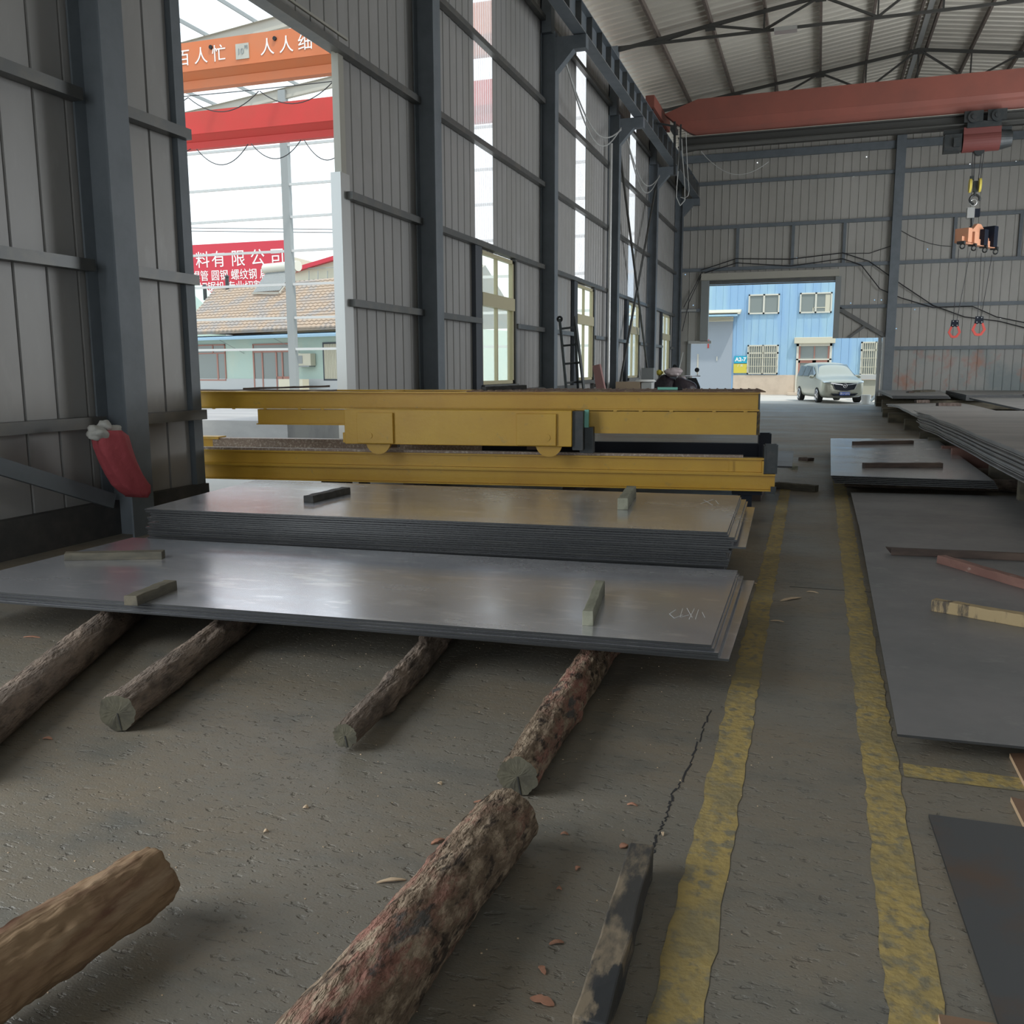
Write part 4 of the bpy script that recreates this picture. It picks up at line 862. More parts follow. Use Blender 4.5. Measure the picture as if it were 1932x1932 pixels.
# loose cables on the far wall and along the side wall
def swag(pts, Y, r, lb, mm='cable', sag=0):
    f = MB(); q = [PY(x, y, Y) for x, y in pts]; o = []
    for a, b in zip(q[:-1], q[1:]):
        for i in range(5): t = i / 5; o.append(a.lerp(b, t) - Vector((0, 0, sag * 4 * t * (1 - t))))
    o.append(q[-1]); f.tube(o, r, 6); return f.build('cable', mm, label=lb, cat='cable')
YQ = YF - .2
swag([(1322, 510), (1389, 488), (1492, 489), (1590, 477), (1640, 493), (1700, 536), (1760, 576), (1820, 598), (1885, 606), (1940, 620)], YQ, .022, 'long black cable sagging across the far wall above the doorway')
swag([(1330, 515), (1390, 496), (1492, 502), (1590, 488), (1625, 500), (1660, 545), (1700, 562), (1760, 580), (1835, 578), (1880, 598), (1940, 610)], YQ - .05, .022, 'second black cable dipping below the first on the far wall')
swag([(1592, 478), (1640, 478), (1690, 461)], YF - .05, .015, 'thin wire running to the end wall column')
swag([(1700, 435), (1795, 465)], YF - .05, .012, 'thin wire right of the end wall column', sag=.15)
swag([(1325, 512), (1308, 545), (1290, 580)], YQ, .018, 'slanting cable left of the far doorway, upper one')
swag([(1326, 514), (1300, 570), (1287, 625)], YQ - .04, .018, 'slanting cable left of the far doorway, lower one')
for a, b, lb in ((colsY[2] + .3, colsY[3], 'grey cable looped along the second window bay'), (colsY[3] + .3, colsY[4], 'grey cable looped along the third window bay')):
    f = MB(); q = [Vector((W + .45, a + .2 + (b - a - .45) * t / 16, 8.45 - 1.1 * math.sin(math.pi * t / 16))) for t in range(17)]; f.tube(q, .02, 6)
    q = [Vector((W + .45, a + .2 + (b - a - .45) * t / 16, 8.4 - .8 * math.sin(math.pi * t / 16))) for t in range(17)]; f.tube(q, .02, 6); f.build('cable', 'greycable', label=lb, cat='cable')

# ================================================================ THINGS ALONG THE SIDE WALL
def blobthing(parts, name, lb, cat):
    r = None
    for i, (c, rr, seed, amp, mm, nm) in enumerate(parts):
        if r is None: r = thing(name, lb, cat, (c[0], c[1], max(0, c[2] - rr[2])))
        MB().blob(c, rr, seed, amp, 24, 16).build(nm, mm, r, smooth=True)
    return r
pc = lambda x, y: PX(x, y, W + .47)
a = pc(212, 812); b = pc(262, 915)
r = thing('cloth_bundle', 'red cloth bundle tied with a pale rag to the wide column', 'cloth', (a.x, a.y, b.z))
f = MB(); n = 22; V = []; prof = [(812, 183, 222), (822, 180, 235), (845, 184, 242), (870, 195, 252), (895, 208, 265), (915, 220, 280), (928, 234, 276), (938, 250, 264)]
for j, (yy, xa, xb) in enumerate(prof):
    p0, p1 = pc(xa, yy), pc(xb, yy); m_ = (p0 + p1) / 2; hw = (p1 - p0).length / 2; dr = (p1 - p0).normalized()
    for i in range(n):
        t = 2 * math.pi * i / n; k = 1 + .13 * math.sin(5 * t + j * .4) ; V.append(m_ + dr * hw * math.cos(t) * k + Vector((.11 * math.sin(t) * k, 0, 0)))
f.add(V, [(j * n + i, j * n + (i + 1) % n, (j + 1) * n + (i + 1) % n, (j + 1) * n + i) for j in range(len(prof) - 1) for i in range(n)] + [tuple(range(n))[::-1], tuple(range((len(prof) - 1) * n, len(prof) * n))]); f.build('cloth', 'cloth', r, smooth=True)
f = MB(); f.blob(pc(185, 818), (.08, .1, .06), 3, .5, 18, 12); f.blob(pc(196, 803), (.07, .05, .05), 4, .5, 18, 12); f.blob(pc(212, 809), (.05, .11, .03), 5, .4, 18, 12); f.build('rag', 'cloths', r, smooth=True)

YL = 22.9
ld = thing('step_ladder', 'dark steel step ladder standing by the second window', 'ladder', (-4.8, 19.6, 0))
def dn(a, b, dy=0):
    p, q = PY(*a, YL), PY(*b, YL); d = (q - p); return p, p + d * (p.z / -d.z) + Vector((0, dy, 0))
YL = 19.6
sts = [dn((1056, 602), (1073, 735), -.35), dn((1084, 598), (1087, 735), .3), dn((1085, 597), (1106, 735), -.35)]
for p, q in sts: MB().bar(p, q, .05).build('stile', 'dark', ld)
for yy in (617, 650, 685, 722):
    t = (yy - 598) / 137 * (sts[0][0].z - PY(1070, 735, YL).z) / sts[0][0].z
    for a_, b_ in ((0, 1), (1, 2)): MB().bar(sts[a_][0].lerp(sts[a_][1], t), sts[b_][0].lerp(sts[b_][1], t), .045).build('rung', 'dark', ld)
MB().ring(sts[0][0], (0, 1, 0), .05, .025, n=10, k=6).build('coiled_strap', 'black', ld)
YL = 22.5
q = [dn((1118, 690), (1127, 735), -.3), dn((1131, 687), (1143, 735), -.3)]
f = MB(); f.prism([q[0][0], q[1][0], q[1][1], q[0][1]], (.03, .03, 0)); f.build('leaning_board', 'pink', label='pinkish board leaning on the third column foot', cat='board')
wb = thing('workbench', 'low bench under the cardboard box, behind the yellow frame', 'bench', (-5.1, 27.1, 0))
MB().box((-5.75, 26.7, .85), (-4.5, 27.5, .92)).build('bench_top', 'timber', wb)
for x in (-5.68, -4.6):
    for y_ in (26.75, 27.4): MB().box((x, y_, 0), (x + .06, y_ + .06, .85)).build('leg', 'timber', wb)
MB().box((-5.68, 26.8, .925), (-4.95, 27.4, 1.14)).build('cardboard_box', 'card', label='brown cardboard box on the bench by the third column', cat='box')
f = MB(); f.box((-4.92, 26.85, .925), (-4.62, 27.35, 1.12)); f.build('foam_box', 'hbase', label='pale box beside the brown cardboard box', cat='box')
f = MB(); f.cyl((-4.85, 27.1, 1.145), (-4.85, 27.1, 1.2), .33, .27, 28); f.build('white_lid', 'white', label='white plastic lid lying across the two boxes', cat='basin')  # flat plastic lid resting on the boxes
f = MB(); f.box((-5.5, 30.0, 0), (-5.1, 30.3, 1.55)); f.build('grey_cabinet', 'grey', label='small grey cabinet standing at the foot of the fourth column', cat='cabinet')
blobthing([((-4.5, 29.0, .66), (.5, .4, .62), 1, .22, 'sack', 'sack'), ((-3.95, 28.9, .62), (.42, .4, .6), 2, .25, 'sack', 'sack')], 'sack_pile', 'dark plastic sacks heaped beyond the yellow frame', 'sacks')
blobthing([((-4.3, 28.9, 1.41), (.28, .2, .14), 6, .35, 'sackp', 'bag')], 'plastic_bag', 'pale pink plastic bag lying on top of the dark sacks', 'bag')
blobthing([((-4.72, 28.9, 1.40), (.1, .1, .09), 7, .3, 'signy', 'bag')], 'plastic_bag', 'small yellow bag tucked beside the pale pink bag', 'bag')
# scooter
YB = 35.0
sb = thing('motor_scooter', 'black motor scooter with two round mirrors by the far doorway', 'scooter', (-4.5, YB, 0))
px = lambda x, y, d=0: PY(x, y, YB + d)
MB().ring((-4.35, YB - .5, .28), (1, .1, 0), .22, .07, n=28, k=10).build('front_wheel', 'tyre', sb)
MB().ring((-4.75, YB + .75, .28), (1, .1, 0), .22, .07, n=28, k=10).build('rear_wheel', 'tyre', sb)
f = MB(); f.prism([(-4.75, YB - .3, .3), (-4.1, YB - .3, .35), (-4.15, YB - .3, .85), (-4.3, YB - .3, 1.18), (-4.6, YB - .3, 1.18), (-4.72, YB - .3, .8)], (0, .12, 0)); f.box((-4.68, YB - .2, .3), (-4.3, YB + .4, .42)); f.build('fairing', 'black', sb)
f = MB(); f.blob((-4.65, YB + .6, .75), (.2, .5, .25), 3, .1, 18, 12); f.build('seat', 'black', sb, smooth=True)
f = MB(); f.cyl((-4.95, YB - .15, 1.25), (-4.15, YB - .25, 1.25), .02, n=8); f.cyl((-4.45, YB - .4, .4), (-4.5, YB - .2, 1.25), .035, n=8); f.build('handlebar', 'chrome', sb)
for x, y_, bx in ((1273, 692, -4.9), (1315, 698, -4.25)):
    c_ = px(x, y_, -.2); f = MB(); f.cyl(c_ - Vector((0, .015, 0)), c_ + Vector((0, .015, 0)), .085, n=24); f.cyl(c_, (bx, YB - .2, 1.25), .01, n=6); f.build('mirror', 'black', sb)
blobthing([((-4.78, YB - .62, 1.0), (.2, .15, .28), 8, .3, 'sackp', 'bag'), ((-4.7, YB - .72, .42), (.28, .2, .4), 9, .3, 'sackp', 'bag')], 'plastic_bag', 'pale bags hung on the front of the scooter', 'bags')
MB().tube([(-5.75, 38.3, 0), (-5.55, 38.6, 1.2), (-5.4, 39, 2.2)], .02, 6).build('hose', 'greycable', label='thin pipe leaning in the corner behind the scooter', cat='pipe')

# ================================================================ OUTSIDE THE FAR DOORWAY
YBL = 56.0
bl = thing('blue_building', 'light blue clad workshop across the yard beyond the far doorway', 'building', (0, YBL, 0))
m = MB(); sheet(m, lambda u, z, d_: (u, YBL - d_, z), -12, 9, 1.15, 9, pitch=.42, rib=.04, d=.02); m.build('wall', 'bwall', bl)
MB().box((-4.75, YBL - .06, 0), (9, YBL + .1, 1.15)).build('wall_base', 'brick', bl)
MB().box((-4.86, YBL - .03, 0), (-4.72, YBL + .05, 2.2)).build('corner_trim', 'bwall', bl)
d_ = MB().box((-11, YBL - .08, 0), (-4.86, YBL - .03, 4.3)).build('sliding_door', 'bdoor', bl)
MB().box((-6.3, YBL - .12, 2.75), (-6.22, YBL - .09, 3.25)).build('red_sticker', 'red', d_)
MB().box((-5.75, YBL - .12, 2.0), (-5.70, YBL - .09, 2.25)).build('handle', 'wfr', d_)
MB().box((-6.9, YBL - .1, 1.2), (-6.8, YBL - .09, 2.4)).build('worn_strip', 'cream', d_)
f = MB(); 
for i in range(3): f.box((-11, YBL - .14, 4.3 + i * .09), (-4.84, YBL - .06, 4.37 + i * .09))
f.build('door_track', 'shutter', bl)
f = MB(); f.slab([(-11, YBL - .9, 4.78), (-4.4, YBL - .9, 4.78), (-4.4, YBL, 4.98), (-11, YBL, 4.98)], .12); f.build('canopy', 'shutter', bl)
f = MB(); f.box((-11, YBL - .9, 4.55), (-4.55, YBL - .8, 4.72)); f.build('canopy_beam', 'bwall', bl)
def bwin(x0, x1, z0, z1, grille, lbl=None):
    f = MB(); t = .08; y0 = YBL - .1
    f.box((x0, y0, z0), (x1, YBL + .02, z0 + t)); f.box((x0, y0, z1 - t), (x1, YBL + .02, z1)); f.box((x0, y0, z0), (x0 + t, YBL + .02, z1)); f.box((x1 - t, y0, z0), (x1, YBL + .02, z1)); f.box(((x0 + x1) / 2 - .05, y0, z0), ((x0 + x1) / 2 + .05, YBL, z1))
    if grille: f.box((x0, y0, z1 - .52), (x1, YBL, z1 - .42))
    w_ = f.build('window', 'wfr', bl); MB().box((x0 + t, YBL - .05, z0 + t), (x1 - t, YBL - .04, z1 - t)).build('pane', 'glz', w_)
    if grille:
        f = MB(); n = 14
        for i in range(1, n): xx = x0 + (x1 - x0) * i / n; f.box((xx - .018, y0 - .04, z0 + .03), (xx + .018, y0 - .02, z1 - .03))
        for zz in (z0 + .45, z0 + .95): f.box((x0, y0 - .05, zz), (x1, y0 - .02, zz + .03))
        f.build('grille', 'shutter', w_)
    return w_
bwin(-4.01, -2.26, 4.68, 5.81, 0); w_ = bwin(-1.14, .62, 4.67, 5.82, 0)
f = MB(); f.box((.25, YBL - .07, 4.75), (.52, YBL - .055, 5.7)); f.box((-.4, YBL - .07, 4.95), (.25, YBL - .055, 5.0)); f.box((-.42, YBL - .07, 4.75), (-.37, YBL - .055, 5.0)); f.build('curtain', 'shutter', w_)
bwin(-3.97, -2.21, 1.2, 2.9, 1); bwin(2.3, 3.9, 1.13, 3.01, 1)
f = MB(); f.box((-1.35, YBL - .3, 2.95), (.9, YBL, 3.3)); f.build('shutter_box', 'shutter', bl, bevel=.02)
dr = MB().box((-1.2, YBL - .12, 0), (-1.08, YBL, 2.95)).box((.62, YBL - .12, 0), (.74, YBL, 2.95)).box((-1.2, YBL - .12, 2.0), (.74, YBL - .02, 2.08)).box((-1.2, YBL - .12, 2.8), (.74, YBL, 2.95)).build('door_frame', 'wfr', bl)
f = MB(); f.box((-1.08, YBL - .08, 0), (-.98, YBL - .02, 2.8)); f.box((.52, YBL - .08, 0), (.62, YBL - .02, 2.8)); f.box((-.3, YBL - .08, 0), (-.1, YBL - .02, 2.0)); f.box((-.24, YBL - .08, 2.0), (-.18, YBL - .02, 2.8)); f.box((-1.08, YBL - .08, 1.85), (.62, YBL - .02, 2.0)); f.build('door_leaf', 'wine', dr)
MB().box((-1.08, YBL - .04, .05), (.62, YBL - .035, 2.8)).build('pane', 'glz', dr)
MB().box((-1.6, YBL - .9, 0), (1.0, YBL - .1, .15)).build('step', 'brick', bl)
s_ = MB().box((-4.72, YBL - .1, 1.85), (-3.98, YBL - .06, 2.27)).build('wall_sign', 'signc', label='cyan wall sign reading A2-7 on the blue workshop', cat='sign')
RX = Matrix.Rotation(math.pi / 2, 4, 'X')
text('A2-7', .34, Matrix.Translation((-4.35, YBL - .105, 2.06)) @ RX @ Matrix.Scale(.92, 4), 'white', 'lettering', s_, ext=.004, bold=.012)
s_ = MB().box((-4.74, YBL - .1, 1.27), (-3.98, YBL - .06, 1.81)).build('wall_sign', 'signy', label='yellow wall notice right under the cyan sign', cat='sign')
text('厂房', .16, Matrix.Translation((-4.36, YBL - .105, 1.70)) @ RX, 'white', 'lettering', s_, ext=.003)
# cabinet and clutter near the right post
cb = thing('equipment_cabinet', 'beige cabinet outside the far doorway, right of the car', 'cabinet', (2.9, 48, 0))
ca, cb2 = PY(1625, 707, 48), PY(1652, 745, 48)
f = MB(); f.box((ca.x, 47.6, .2), (cb2.x, 48.4, ca.z - .25)); f.build('body', 'cabin', cb); f = MB(); f.box((ca.x - .08, 47.5, ca.z - .22), (cb2.x + .05, 48.5, ca.z)); f.build('lid', 'hbase', cb)
f = MB(); f.box((ca.x + .05, 47.7, 0), (ca.x + .2, 47.9, .2)); f.box((cb2.x - .2, 47.7, 0), (cb2.x - .05, 47.9, .2)); f.build('leg', 'grey', cb)
for i in range(3):
    MB().bar((2.35, 44.0 + .3 * i, .04), (3.1, 44.1 + .3 * i, .85 + .1 * i), .14, .05).build('leaning_plank', 'galv', label=['lowest', 'middle', 'topmost'][i] + ' grey plank slanting up beside the beige cabinet', cat='plank')
f = MB(); f.cyl((2.05, 42.4, 0), (2.05, 42.4, .38), .17, .21, 24); f.build('bucket', 'white', label='white bucket at the foot of the doorway post', cat='bucket')

# minivan -------------------------------------------------------------
vx = PY(1592, 760, 42.6)
vn = thing('minivan', 'champagne minivan with a blue number plate parked facing the doorway', 'car', (vx.x, 42.75, 0), (0, 0, R(15)))
VM = PM[vn.name]
st = [  # y, zb, belt z, belt hw, roof z, roof hw
    (0.00, .42, .74, .62, .76, .58), (.06, .30, .86, .80, .90, .70), (.22, .22, .95, .90, 1.0, .78), (.55, .20, 1.0, .94, 1.07, .80), (1.05, .20, 1.06, .945, 1.15, .78),
    (1.35, .20, 1.09, .95, 1.30, .76), (1.8, .20, 1.10, .95, 1.58, .72), (2.15, .20, 1.11, .95, 1.72, .70), (2.8, .20, 1.12, .95, 1.79, .70), (3.7, .20, 1.13, .95, 1.80, .69), (4.5, .22, 1.15, .94, 1.76, .67), (4.95, .28, 1.15, .90, 1.66, .62), (5.15, .45, 1.10, .82, 1.25, .62), (5.2, .6, 1.0, .76, 1.05, .6)]
def ring_(s):
    y, zb0, zl, hw, zr, hr = s
    half = [(0, zb0), (hw * .8, zb0), (hw * .97, zb0 + .12), (hw, (zb0 + zl) * .5), (hw * .985, zl - .02), (hw * .96, zl + .02 if zr > zl + .05 else zl), (hr * 1.02, zl + (zr - zl) * .86), (hr * .88, zr - .015 * 1), (hr * .45, zr + .01), (0, zr + .012)]
    return [(x, y, z) for x, z in half] + [(-x, y, z) for x, z in half[-2:0:-1]]
f = MB(); rg = [ring_(s) for s in st]; n = len(rg[0])
for r0 in rg: f.v += [Vector(v) for v in r0]
f.f = [(j * n + i, j * n + (i + 1) % n, (j + 1) * n + (i + 1) % n, (j + 1) * n + i) for j in range(len(rg) - 1) for i in range(n)] + [tuple(range(n))[::-1], tuple(range((len(rg) - 1) * n, len(rg) * n))]
body = f.build('body', 'vanp', vn, smooth=True, local=True)
body.modifiers.new('sub', 'SUBSURF').levels = 1; body.modifiers['sub'].render_levels = 2
L2 = dict(local=True)
MB().add([(-.80, 1.22, 1.17), (.80, 1.22, 1.17), (.80, 1.22, 1.17), (.66, 2.08, 1.70), (-.66, 2.08, 1.70)], [(0, 1, 3, 4)]).build('windscreen', 'vang', vn, **L2)
for sg in (-1, 1):
    f = MB()
    for (ya, yb_) in ((1.55, 2.45), (2.52, 3.5), (3.58, 4.55)):
        za0 = 1.18; top_a = 1.62 if ya > 1.6 else 1.30; f.add([(sg * .945, ya, za0), (sg * .945, yb_, za0), (sg * .76, yb_, 1.66), (sg * (.76 if ya > 1.6 else .83), ya + (.05 if ya > 1.6 else .1), top_a)], [(0, 1, 2, 3)])
    f.build('side_window', 'vang', vn, **L2)
    for yy in (.95, 4.05):
        w_ = MB().cyl((sg * .74, yy, .34), (sg * .955, yy, .34), .34, n=32).build('wheel', 'tyre', vn, **L2)
        f = MB(); f.cyl((sg * .95, yy, .34), (sg * .965, yy, .34), .08, n=16)
        for k in range(5): a = 2 * math.pi * k / 5; f.bar((sg * .96, yy, .34), (sg * .96, yy + .23 * math.cos(a), .34 + .23 * math.sin(a)), .05, .015, up=(1, 0, 0))
        f.ring((sg * .955, yy, .34), (1, 0, 0), .235, .018, n=24, k=6); f.build('hub', 'chrome', w_, **L2)
    f = MB(); f.prism([(sg * .50, -.02 + .0, .84), (sg * .86, .17, .90), (sg * .90, .32, .97), (sg * .62, .03, .93)], (0, -.03, 0)); f.build('headlight', 'lamp', vn, **L2)
    f = MB(); f.blob((sg * 1.05, 1.5, 1.15), (.12, .08, .08), 2, .05, 16, 10); f.build('wing_mirror', 'vanp', vn, smooth=True, **L2)
f = MB(); f.prism([(-.52, -.04, .88), (.52, -.04, .88), (.40, -.06, .60), (.12, -.07, .55), (-.12, -.07, .55), (-.40, -.06, .60)], (0, .1, 0)); gr = f.build('grille', 'navy', vn, **L2)
f = MB(); f.bar((-.60, -.03, .87), (-.10, -.07, .80), .03, .03); f.bar((.60, -.03, .87), (.10, -.07, .80), .03, .03); f.bar((-.42, -.065, .62), (-.53, -.05, .84), .02, .02); f.bar((.42, -.065, .62), (.53, -.05, .84), .02, .02); f.build('chrome_strip', 'chrome', gr, **L2)
f = MB(); f.ring((0, -.09, .76), (0, 1, 0), .085, .012, n=24, k=6)
for dx in (-.035, 0, .035): f.bar((dx - .015, -.09, .80), (dx + .015, -.09, .72), .022, .01)
f.build('badge', 'chrome', gr, **L2)
f = MB(); f.prism([(-.58, -.05, .42), (.58, -.05, .42), (.42, -.06, .33), (-.42, -.06, .33)], (0, .1, 0)); f.build('lower_intake', 'navy', vn, **L2)
f = MB(); f.box((-.66, -.05, .28), (.66, .08, .31)); f.build('bumper_strip', 'chrome', vn, **L2)
pl_ = MB().box((-.22, -.1, .35), (.22, -.08, .49)).build('number_plate', 'plateblue', vn, **L2)
text('鲁U·2J05J', .11, VM @ Matrix.Translation((0, -.103, .42)) @ RX, 'white', 'lettering', pl_, ext=.001)

# ================================================================ OUTSIDE THE SIDE DOORWAY
# open steel frame of the neighbouring bay
fr = thing('bay_frame', 'open grey steel frame of the unclad neighbouring bay', 'steel frame', (-20, YF, 0))
def zr2(x): return 15.25 + .105 * (x + 25.84)
MB().box((-25.95, YF - .15, 0), (-25.55, YF + .15, 15.2)).build('column', 'grey', fr)
for z_ in (1.9, 2.6 + .0, 4.18, 5.85, 7.5, 9.15, 10.72, 12.6):
    if z_ == 1.9: continue
    MB().box((-48, YF - .12, z_ - .06), (-6.5, YF - .02, z_ + .06)).build('girt', 'galv', fr)
for yr in (20.6, 27.6, 34.5, 41.5):
    f = MB(); f.ibeam((-48, yr, zr2(-48) - .22), (-6.4, yr, zr2(-6.4) - .22), .22, .5, .015); f.build('rafter', 'cream', fr)
for k in range(17):
    x = -47 + k * 2.4 + .4; f = MB(); f.box((x, 18, zr2(x) + .02), (x + .05, 42, zr2(x) + .18)); f.build('purlin', 'grey', fr)
for x in (-47.9, ):
    for yr in (20.6, 27.6, 34.5, 41.5): MB().box((x, yr - .15, 0), (x + .3, yr + .15, 13)).build('column', 'grey', fr)
def ocrane(Y, mm, lb, z0=8.68, z1_=9.74, zs=9.05):
    r = thing('yard_crane', lb, 'crane', (-15, Y, 8.7))
    MB().box((-40, Y - .3, zs), (-7.2, Y + .3, z1_)).build('girder', mm, r)
    MB().prism([(-40, Y - .28, zs), (-40, Y - .1, z0 + .2), (-40, Y + .1, z0 + .2), (-40, Y + .28, zs)], (32.8, 0, 0)).build('underside', mm, r)
    MB().box((-40, Y - .12, z0), (-7.2, Y + .12, z0 + .2)).build('bottom_rail', mm, r)
    return r
oc = ocrane(21, 'orange', 'orange outdoor crane girder with white characters seen through the side doorway')
for ch, x in zip('百人忙', (347, 380, 414)):
    p = PY(x, {347: 122, 380: 116, 414: 113}[x], 20.7); text(ch, .42, Matrix.Translation((p.x, 20.69, 9.36)) @ RX, 'white', 'lettering', oc, ext=.004)
for ch, x in zip('人人细心', (505, 541, 577, 614)):
    p = PY(x, 100, 20.7); text(ch, .42, Matrix.Translation((p.x, 20.69, 9.36)) @ RX, 'white', 'lettering', oc, ext=.004)
p = PY(458, 102, 20.7); q_ = MB().box((p.x - .19, 20.68, 9.18), (p.x + .19, 20.70, 9.54)).build('rating_plate', 'cream', oc)
text('10', .2, Matrix.Translation((p.x - .05, 20.67, 9.35)) @ RX, 'grey', 'lettering', q_, ext=.003); text('吨', .1, Matrix.Translation((p.x + .12, 20.67, 9.44)) @ RX, 'grey', 'lettering', q_, ext=.003)
for x in (399, 520):
    p = PY(x, 100, 20.7); MB().cyl((p.x, 20.66, 9.55), (p.x, 20.7, 9.55), .05, n=16).build('hole_rim', 'black', oc)
rc = ocrane(26, 'red', 'plain bright red outdoor crane girder behind the orange one', 8.58, 9.66, 8.98)
def festoon(Y, ps, lb, r=.015):
    for k_, (a, b, s) in enumerate(ps):
        f = MB()
        A_, B_ = PY(*a, Y), PY(*b, Y); q = [A_.lerp(B_, t / 14) - Vector((0, 0, s * 4 * (t / 14) * (1 - t / 14))) for t in range(15)]; f.tube(q, r, 5)
        f.build('festoon_cable', 'cable', label=['first', 'second', 'third', 'fourth'][k_] + ' ' + lb, cat='cable')
festoon(25.6, [((348, 288), (360, 281), 0), ((371, 281), (468, 272), .55), ((474, 271), (568, 264), .5), ((574, 264), (660, 262), .6)], 'cable loop hanging under the bright red outdoor crane')
festoon(25.0, [((335, 198), (355, 184), 0), ((355, 184), (488, 172), .5), ((490, 172), (632, 150), .5), ((335, 183), (640, 152), .02)], 'cable loop strung above the bright red outdoor crane')
f = MB()
for (x, za_) in ((0, 0), (1, .35)): 
    a_ = PY(355, 430 + 6 * x, 44); b_ = PY(635, 433 + 6 * x, 44); f.tube([a_, b_], .02, 5)
f.build('power_line', 'cable', label='pair of overhead wires above the billboard', cat='power line')

# billboard
bb = thing('billboard', 'large red billboard with white characters behind the mint house', 'billboard', (-55, 70, 0))
MB().box((-72, 70, 7.2), (-43.2, 70.3, 12.58)).build('panel', 'billb', bb)
for x in (-70, -63, -56, -49, -44): MB().box((x, 70.3, 0), (x + .3, 70.6, 12)).build('post', 'grey', bb)
for ch, x in zip('料有限公司', (381, 411, 448, 485, 522)):
    p = PY(x, 488, 69.9); text(ch, 1.5, Matrix.Translation((p.x, 69.98, 11.15)) @ RX, 'white', 'lettering', bb, ext=.01)
p0 = PY(364, 520, 69.9); text('焊管 圆钢 螺纹钢 扁钢 轻轨', .98, Matrix.Translation((p0.x - .2, 69.98, 9.80)) @ RX @ Matrix.Scale(.92, 4, (1, 0, 0)), 'white', 'lettering', bb, ext=.01, align='LEFT')
p0 = PY(362, 545, 69.9); text('光切锯机 专业切割各种型材', .98, Matrix.Translation((p0.x - .2, 69.98, 8.80)) @ RX @ Matrix.Scale(.92, 4, (1, 0, 0)), 'white', 'lettering', bb, ext=.01, align='LEFT')

# mint house: local frame u along the facade (to the right), v away from us
az = R(73.8); ux = Vector((math.sin(az), -math.cos(az), 0)); vx_ = Vector((math.cos(az), math.sin(az), 0))
HO = Vector((-34, 50.16, 0)); HM = Matrix(((ux.x, vx_.x, 0, HO.x), (ux.y, vx_.y, 0, HO.y), (0, 0, 1, 0), (0, 0, 0, 1)))
HI = HM.inverted(); hn = vx_
def hu(x, y): p = HI @ PP(x, y, HO, hn); return p.x, p.z
hs = thing('house', 'mint house with a tiled roof seen through the side doorway', 'house', HO)
def HB(): return MB(HM)
HB().box((-12, 0, 0), (16, 7, 3.75)).build('wall', 'hwall', hs); HB().box((-12, -.05, 0), (16, 0, 1.0)).build('wall_base', 'hbase', hs)
ul, zr_ = hu(405, 543); ur, _ = hu(637, 535)
f = HB(); ez = 4.0
# tiled roof as rows of wavy courses
rows = 17; u0e, u1e = -6.1 - 1.2, 15.5; u0r = -3.6
yr_ = 3.8; rp_ = HI @ PP(407, 543, HO + vx_ * 3.8, hn); zr3 = rp_.z; u0r = rp_.x; u0e = -6.6; V = []
for j in range(rows):
    t0, t1 = j / rows, (j + 1) / rows; nn = 110
    for i in range(nn):
        a0, a1 = i / nn, (i + 1) / nn
        def pt(a, t, lift):
            ua = u0e + (u0r - u0e) * t; u_ = ua + (u1e - ua) * a; w2 = .035 * math.sin(u_ * 2 * math.pi / .42 * 1.0); return (u_, -.7 + (yr_ + .7) * t, ez + (zr3 - ez) * t + lift + w2)
        b_ = len(f.v); f.v += [HM @ Vector(pt(a0, t0, .07)), HM @ Vector(pt(a1, t0, .07)), HM @ Vector(pt(a1, t1, 0)), HM @ Vector(pt(a0, t1, 0)), HM @ Vector(pt(a0, t0, -.02)), HM @ Vector(pt(a1, t0, -.02))]
        f.f += [(b_, b_ + 1, b_ + 2, b_ + 3), (b_ + 4, b_ + 5, b_ + 1, b_)]
roofh = f.build('roof', 'tile', hs)
f = HB(); f.add([(u0r, yr_, zr3), (u1e, yr_, zr3), (u1e, 7.6, ez), (u0e, 7.6, ez), (u0e, -.6, ez)], [(0, 1, 2, 3), (0, 3, 4)]); f.build('rear_roof', 'tile', hs)
f = HB(); f.box((u0e, -.65, 3.86), (u1e, -.5, 4.02)); f.build('fascia', 'tile', hs)
f = HB(); f.slab([(-13, -1.3, 3.55), (16, -1.3, 3.55), (16, 0, 3.78), (-13, 0, 3.78)], .05); f.box((-13, -1.34, 3.44), (16, -1.28, 3.58)); f.build('awning', 'gutter', hs)
for u in (-.9, 4.2, -6): HB().bar((u, -.02, 2.6), (u - 1.0, -1.1, 3.45), .03).build('awning_strut', 'grey', hs)
def hwin(xa, xb, ya, yb2, fm, nm='window'):
    (a0, z0_), (a1, z1_) = hu(xa, yb2), hu(xb, ya); a0, a1 = sorted((a0, a1)); t = .09
    f = HB(); f.box((a0, -.06, z0_), (a1, .02, z0_ + t)); f.box((a0, -.06, z1_ - t), (a1, .02, z1_)); f.box((a0, -.06, z0_), (a0 + t, .02, z1_)); f.box((a1 - t, -.06, z0_), (a1, .02, z1_)); return f, a0, a1, z0_, z1_
f, a0, a1, z0_, z1_ = hwin(352, 425, 649, 718, 0); f.box((a0, -.06, z1_ - .62), (a1, .0, z1_ - .54)); f.box((a1 - 1.3, -.06, z1_ - .6), (a1 - 1.2, .0, z1_)); f.box((a1 - .9, -.055, z0_), (a1 - .75, .0, z1_ - .6)); w_ = f.build('window', 'wine', hs); HB().box((a0 + .05, -.03, z0_ + .05), (a1 - .05, -.025, z1_ - .05)).build('pane', 'glz', w_)
f, a0, a1, z0_, z1_ = hwin(482, 547, 647, 752, 0); f.box((a0, -.07, z1_ - .55), (a1, 0, z1_ - .45))
for q_ in (.0, .24, .62, .78): f.box((a0 + (a1 - a0) * q_, -.07, 0), (a0 + (a1 - a0) * q_ + .12, 0, z1_ - .5))
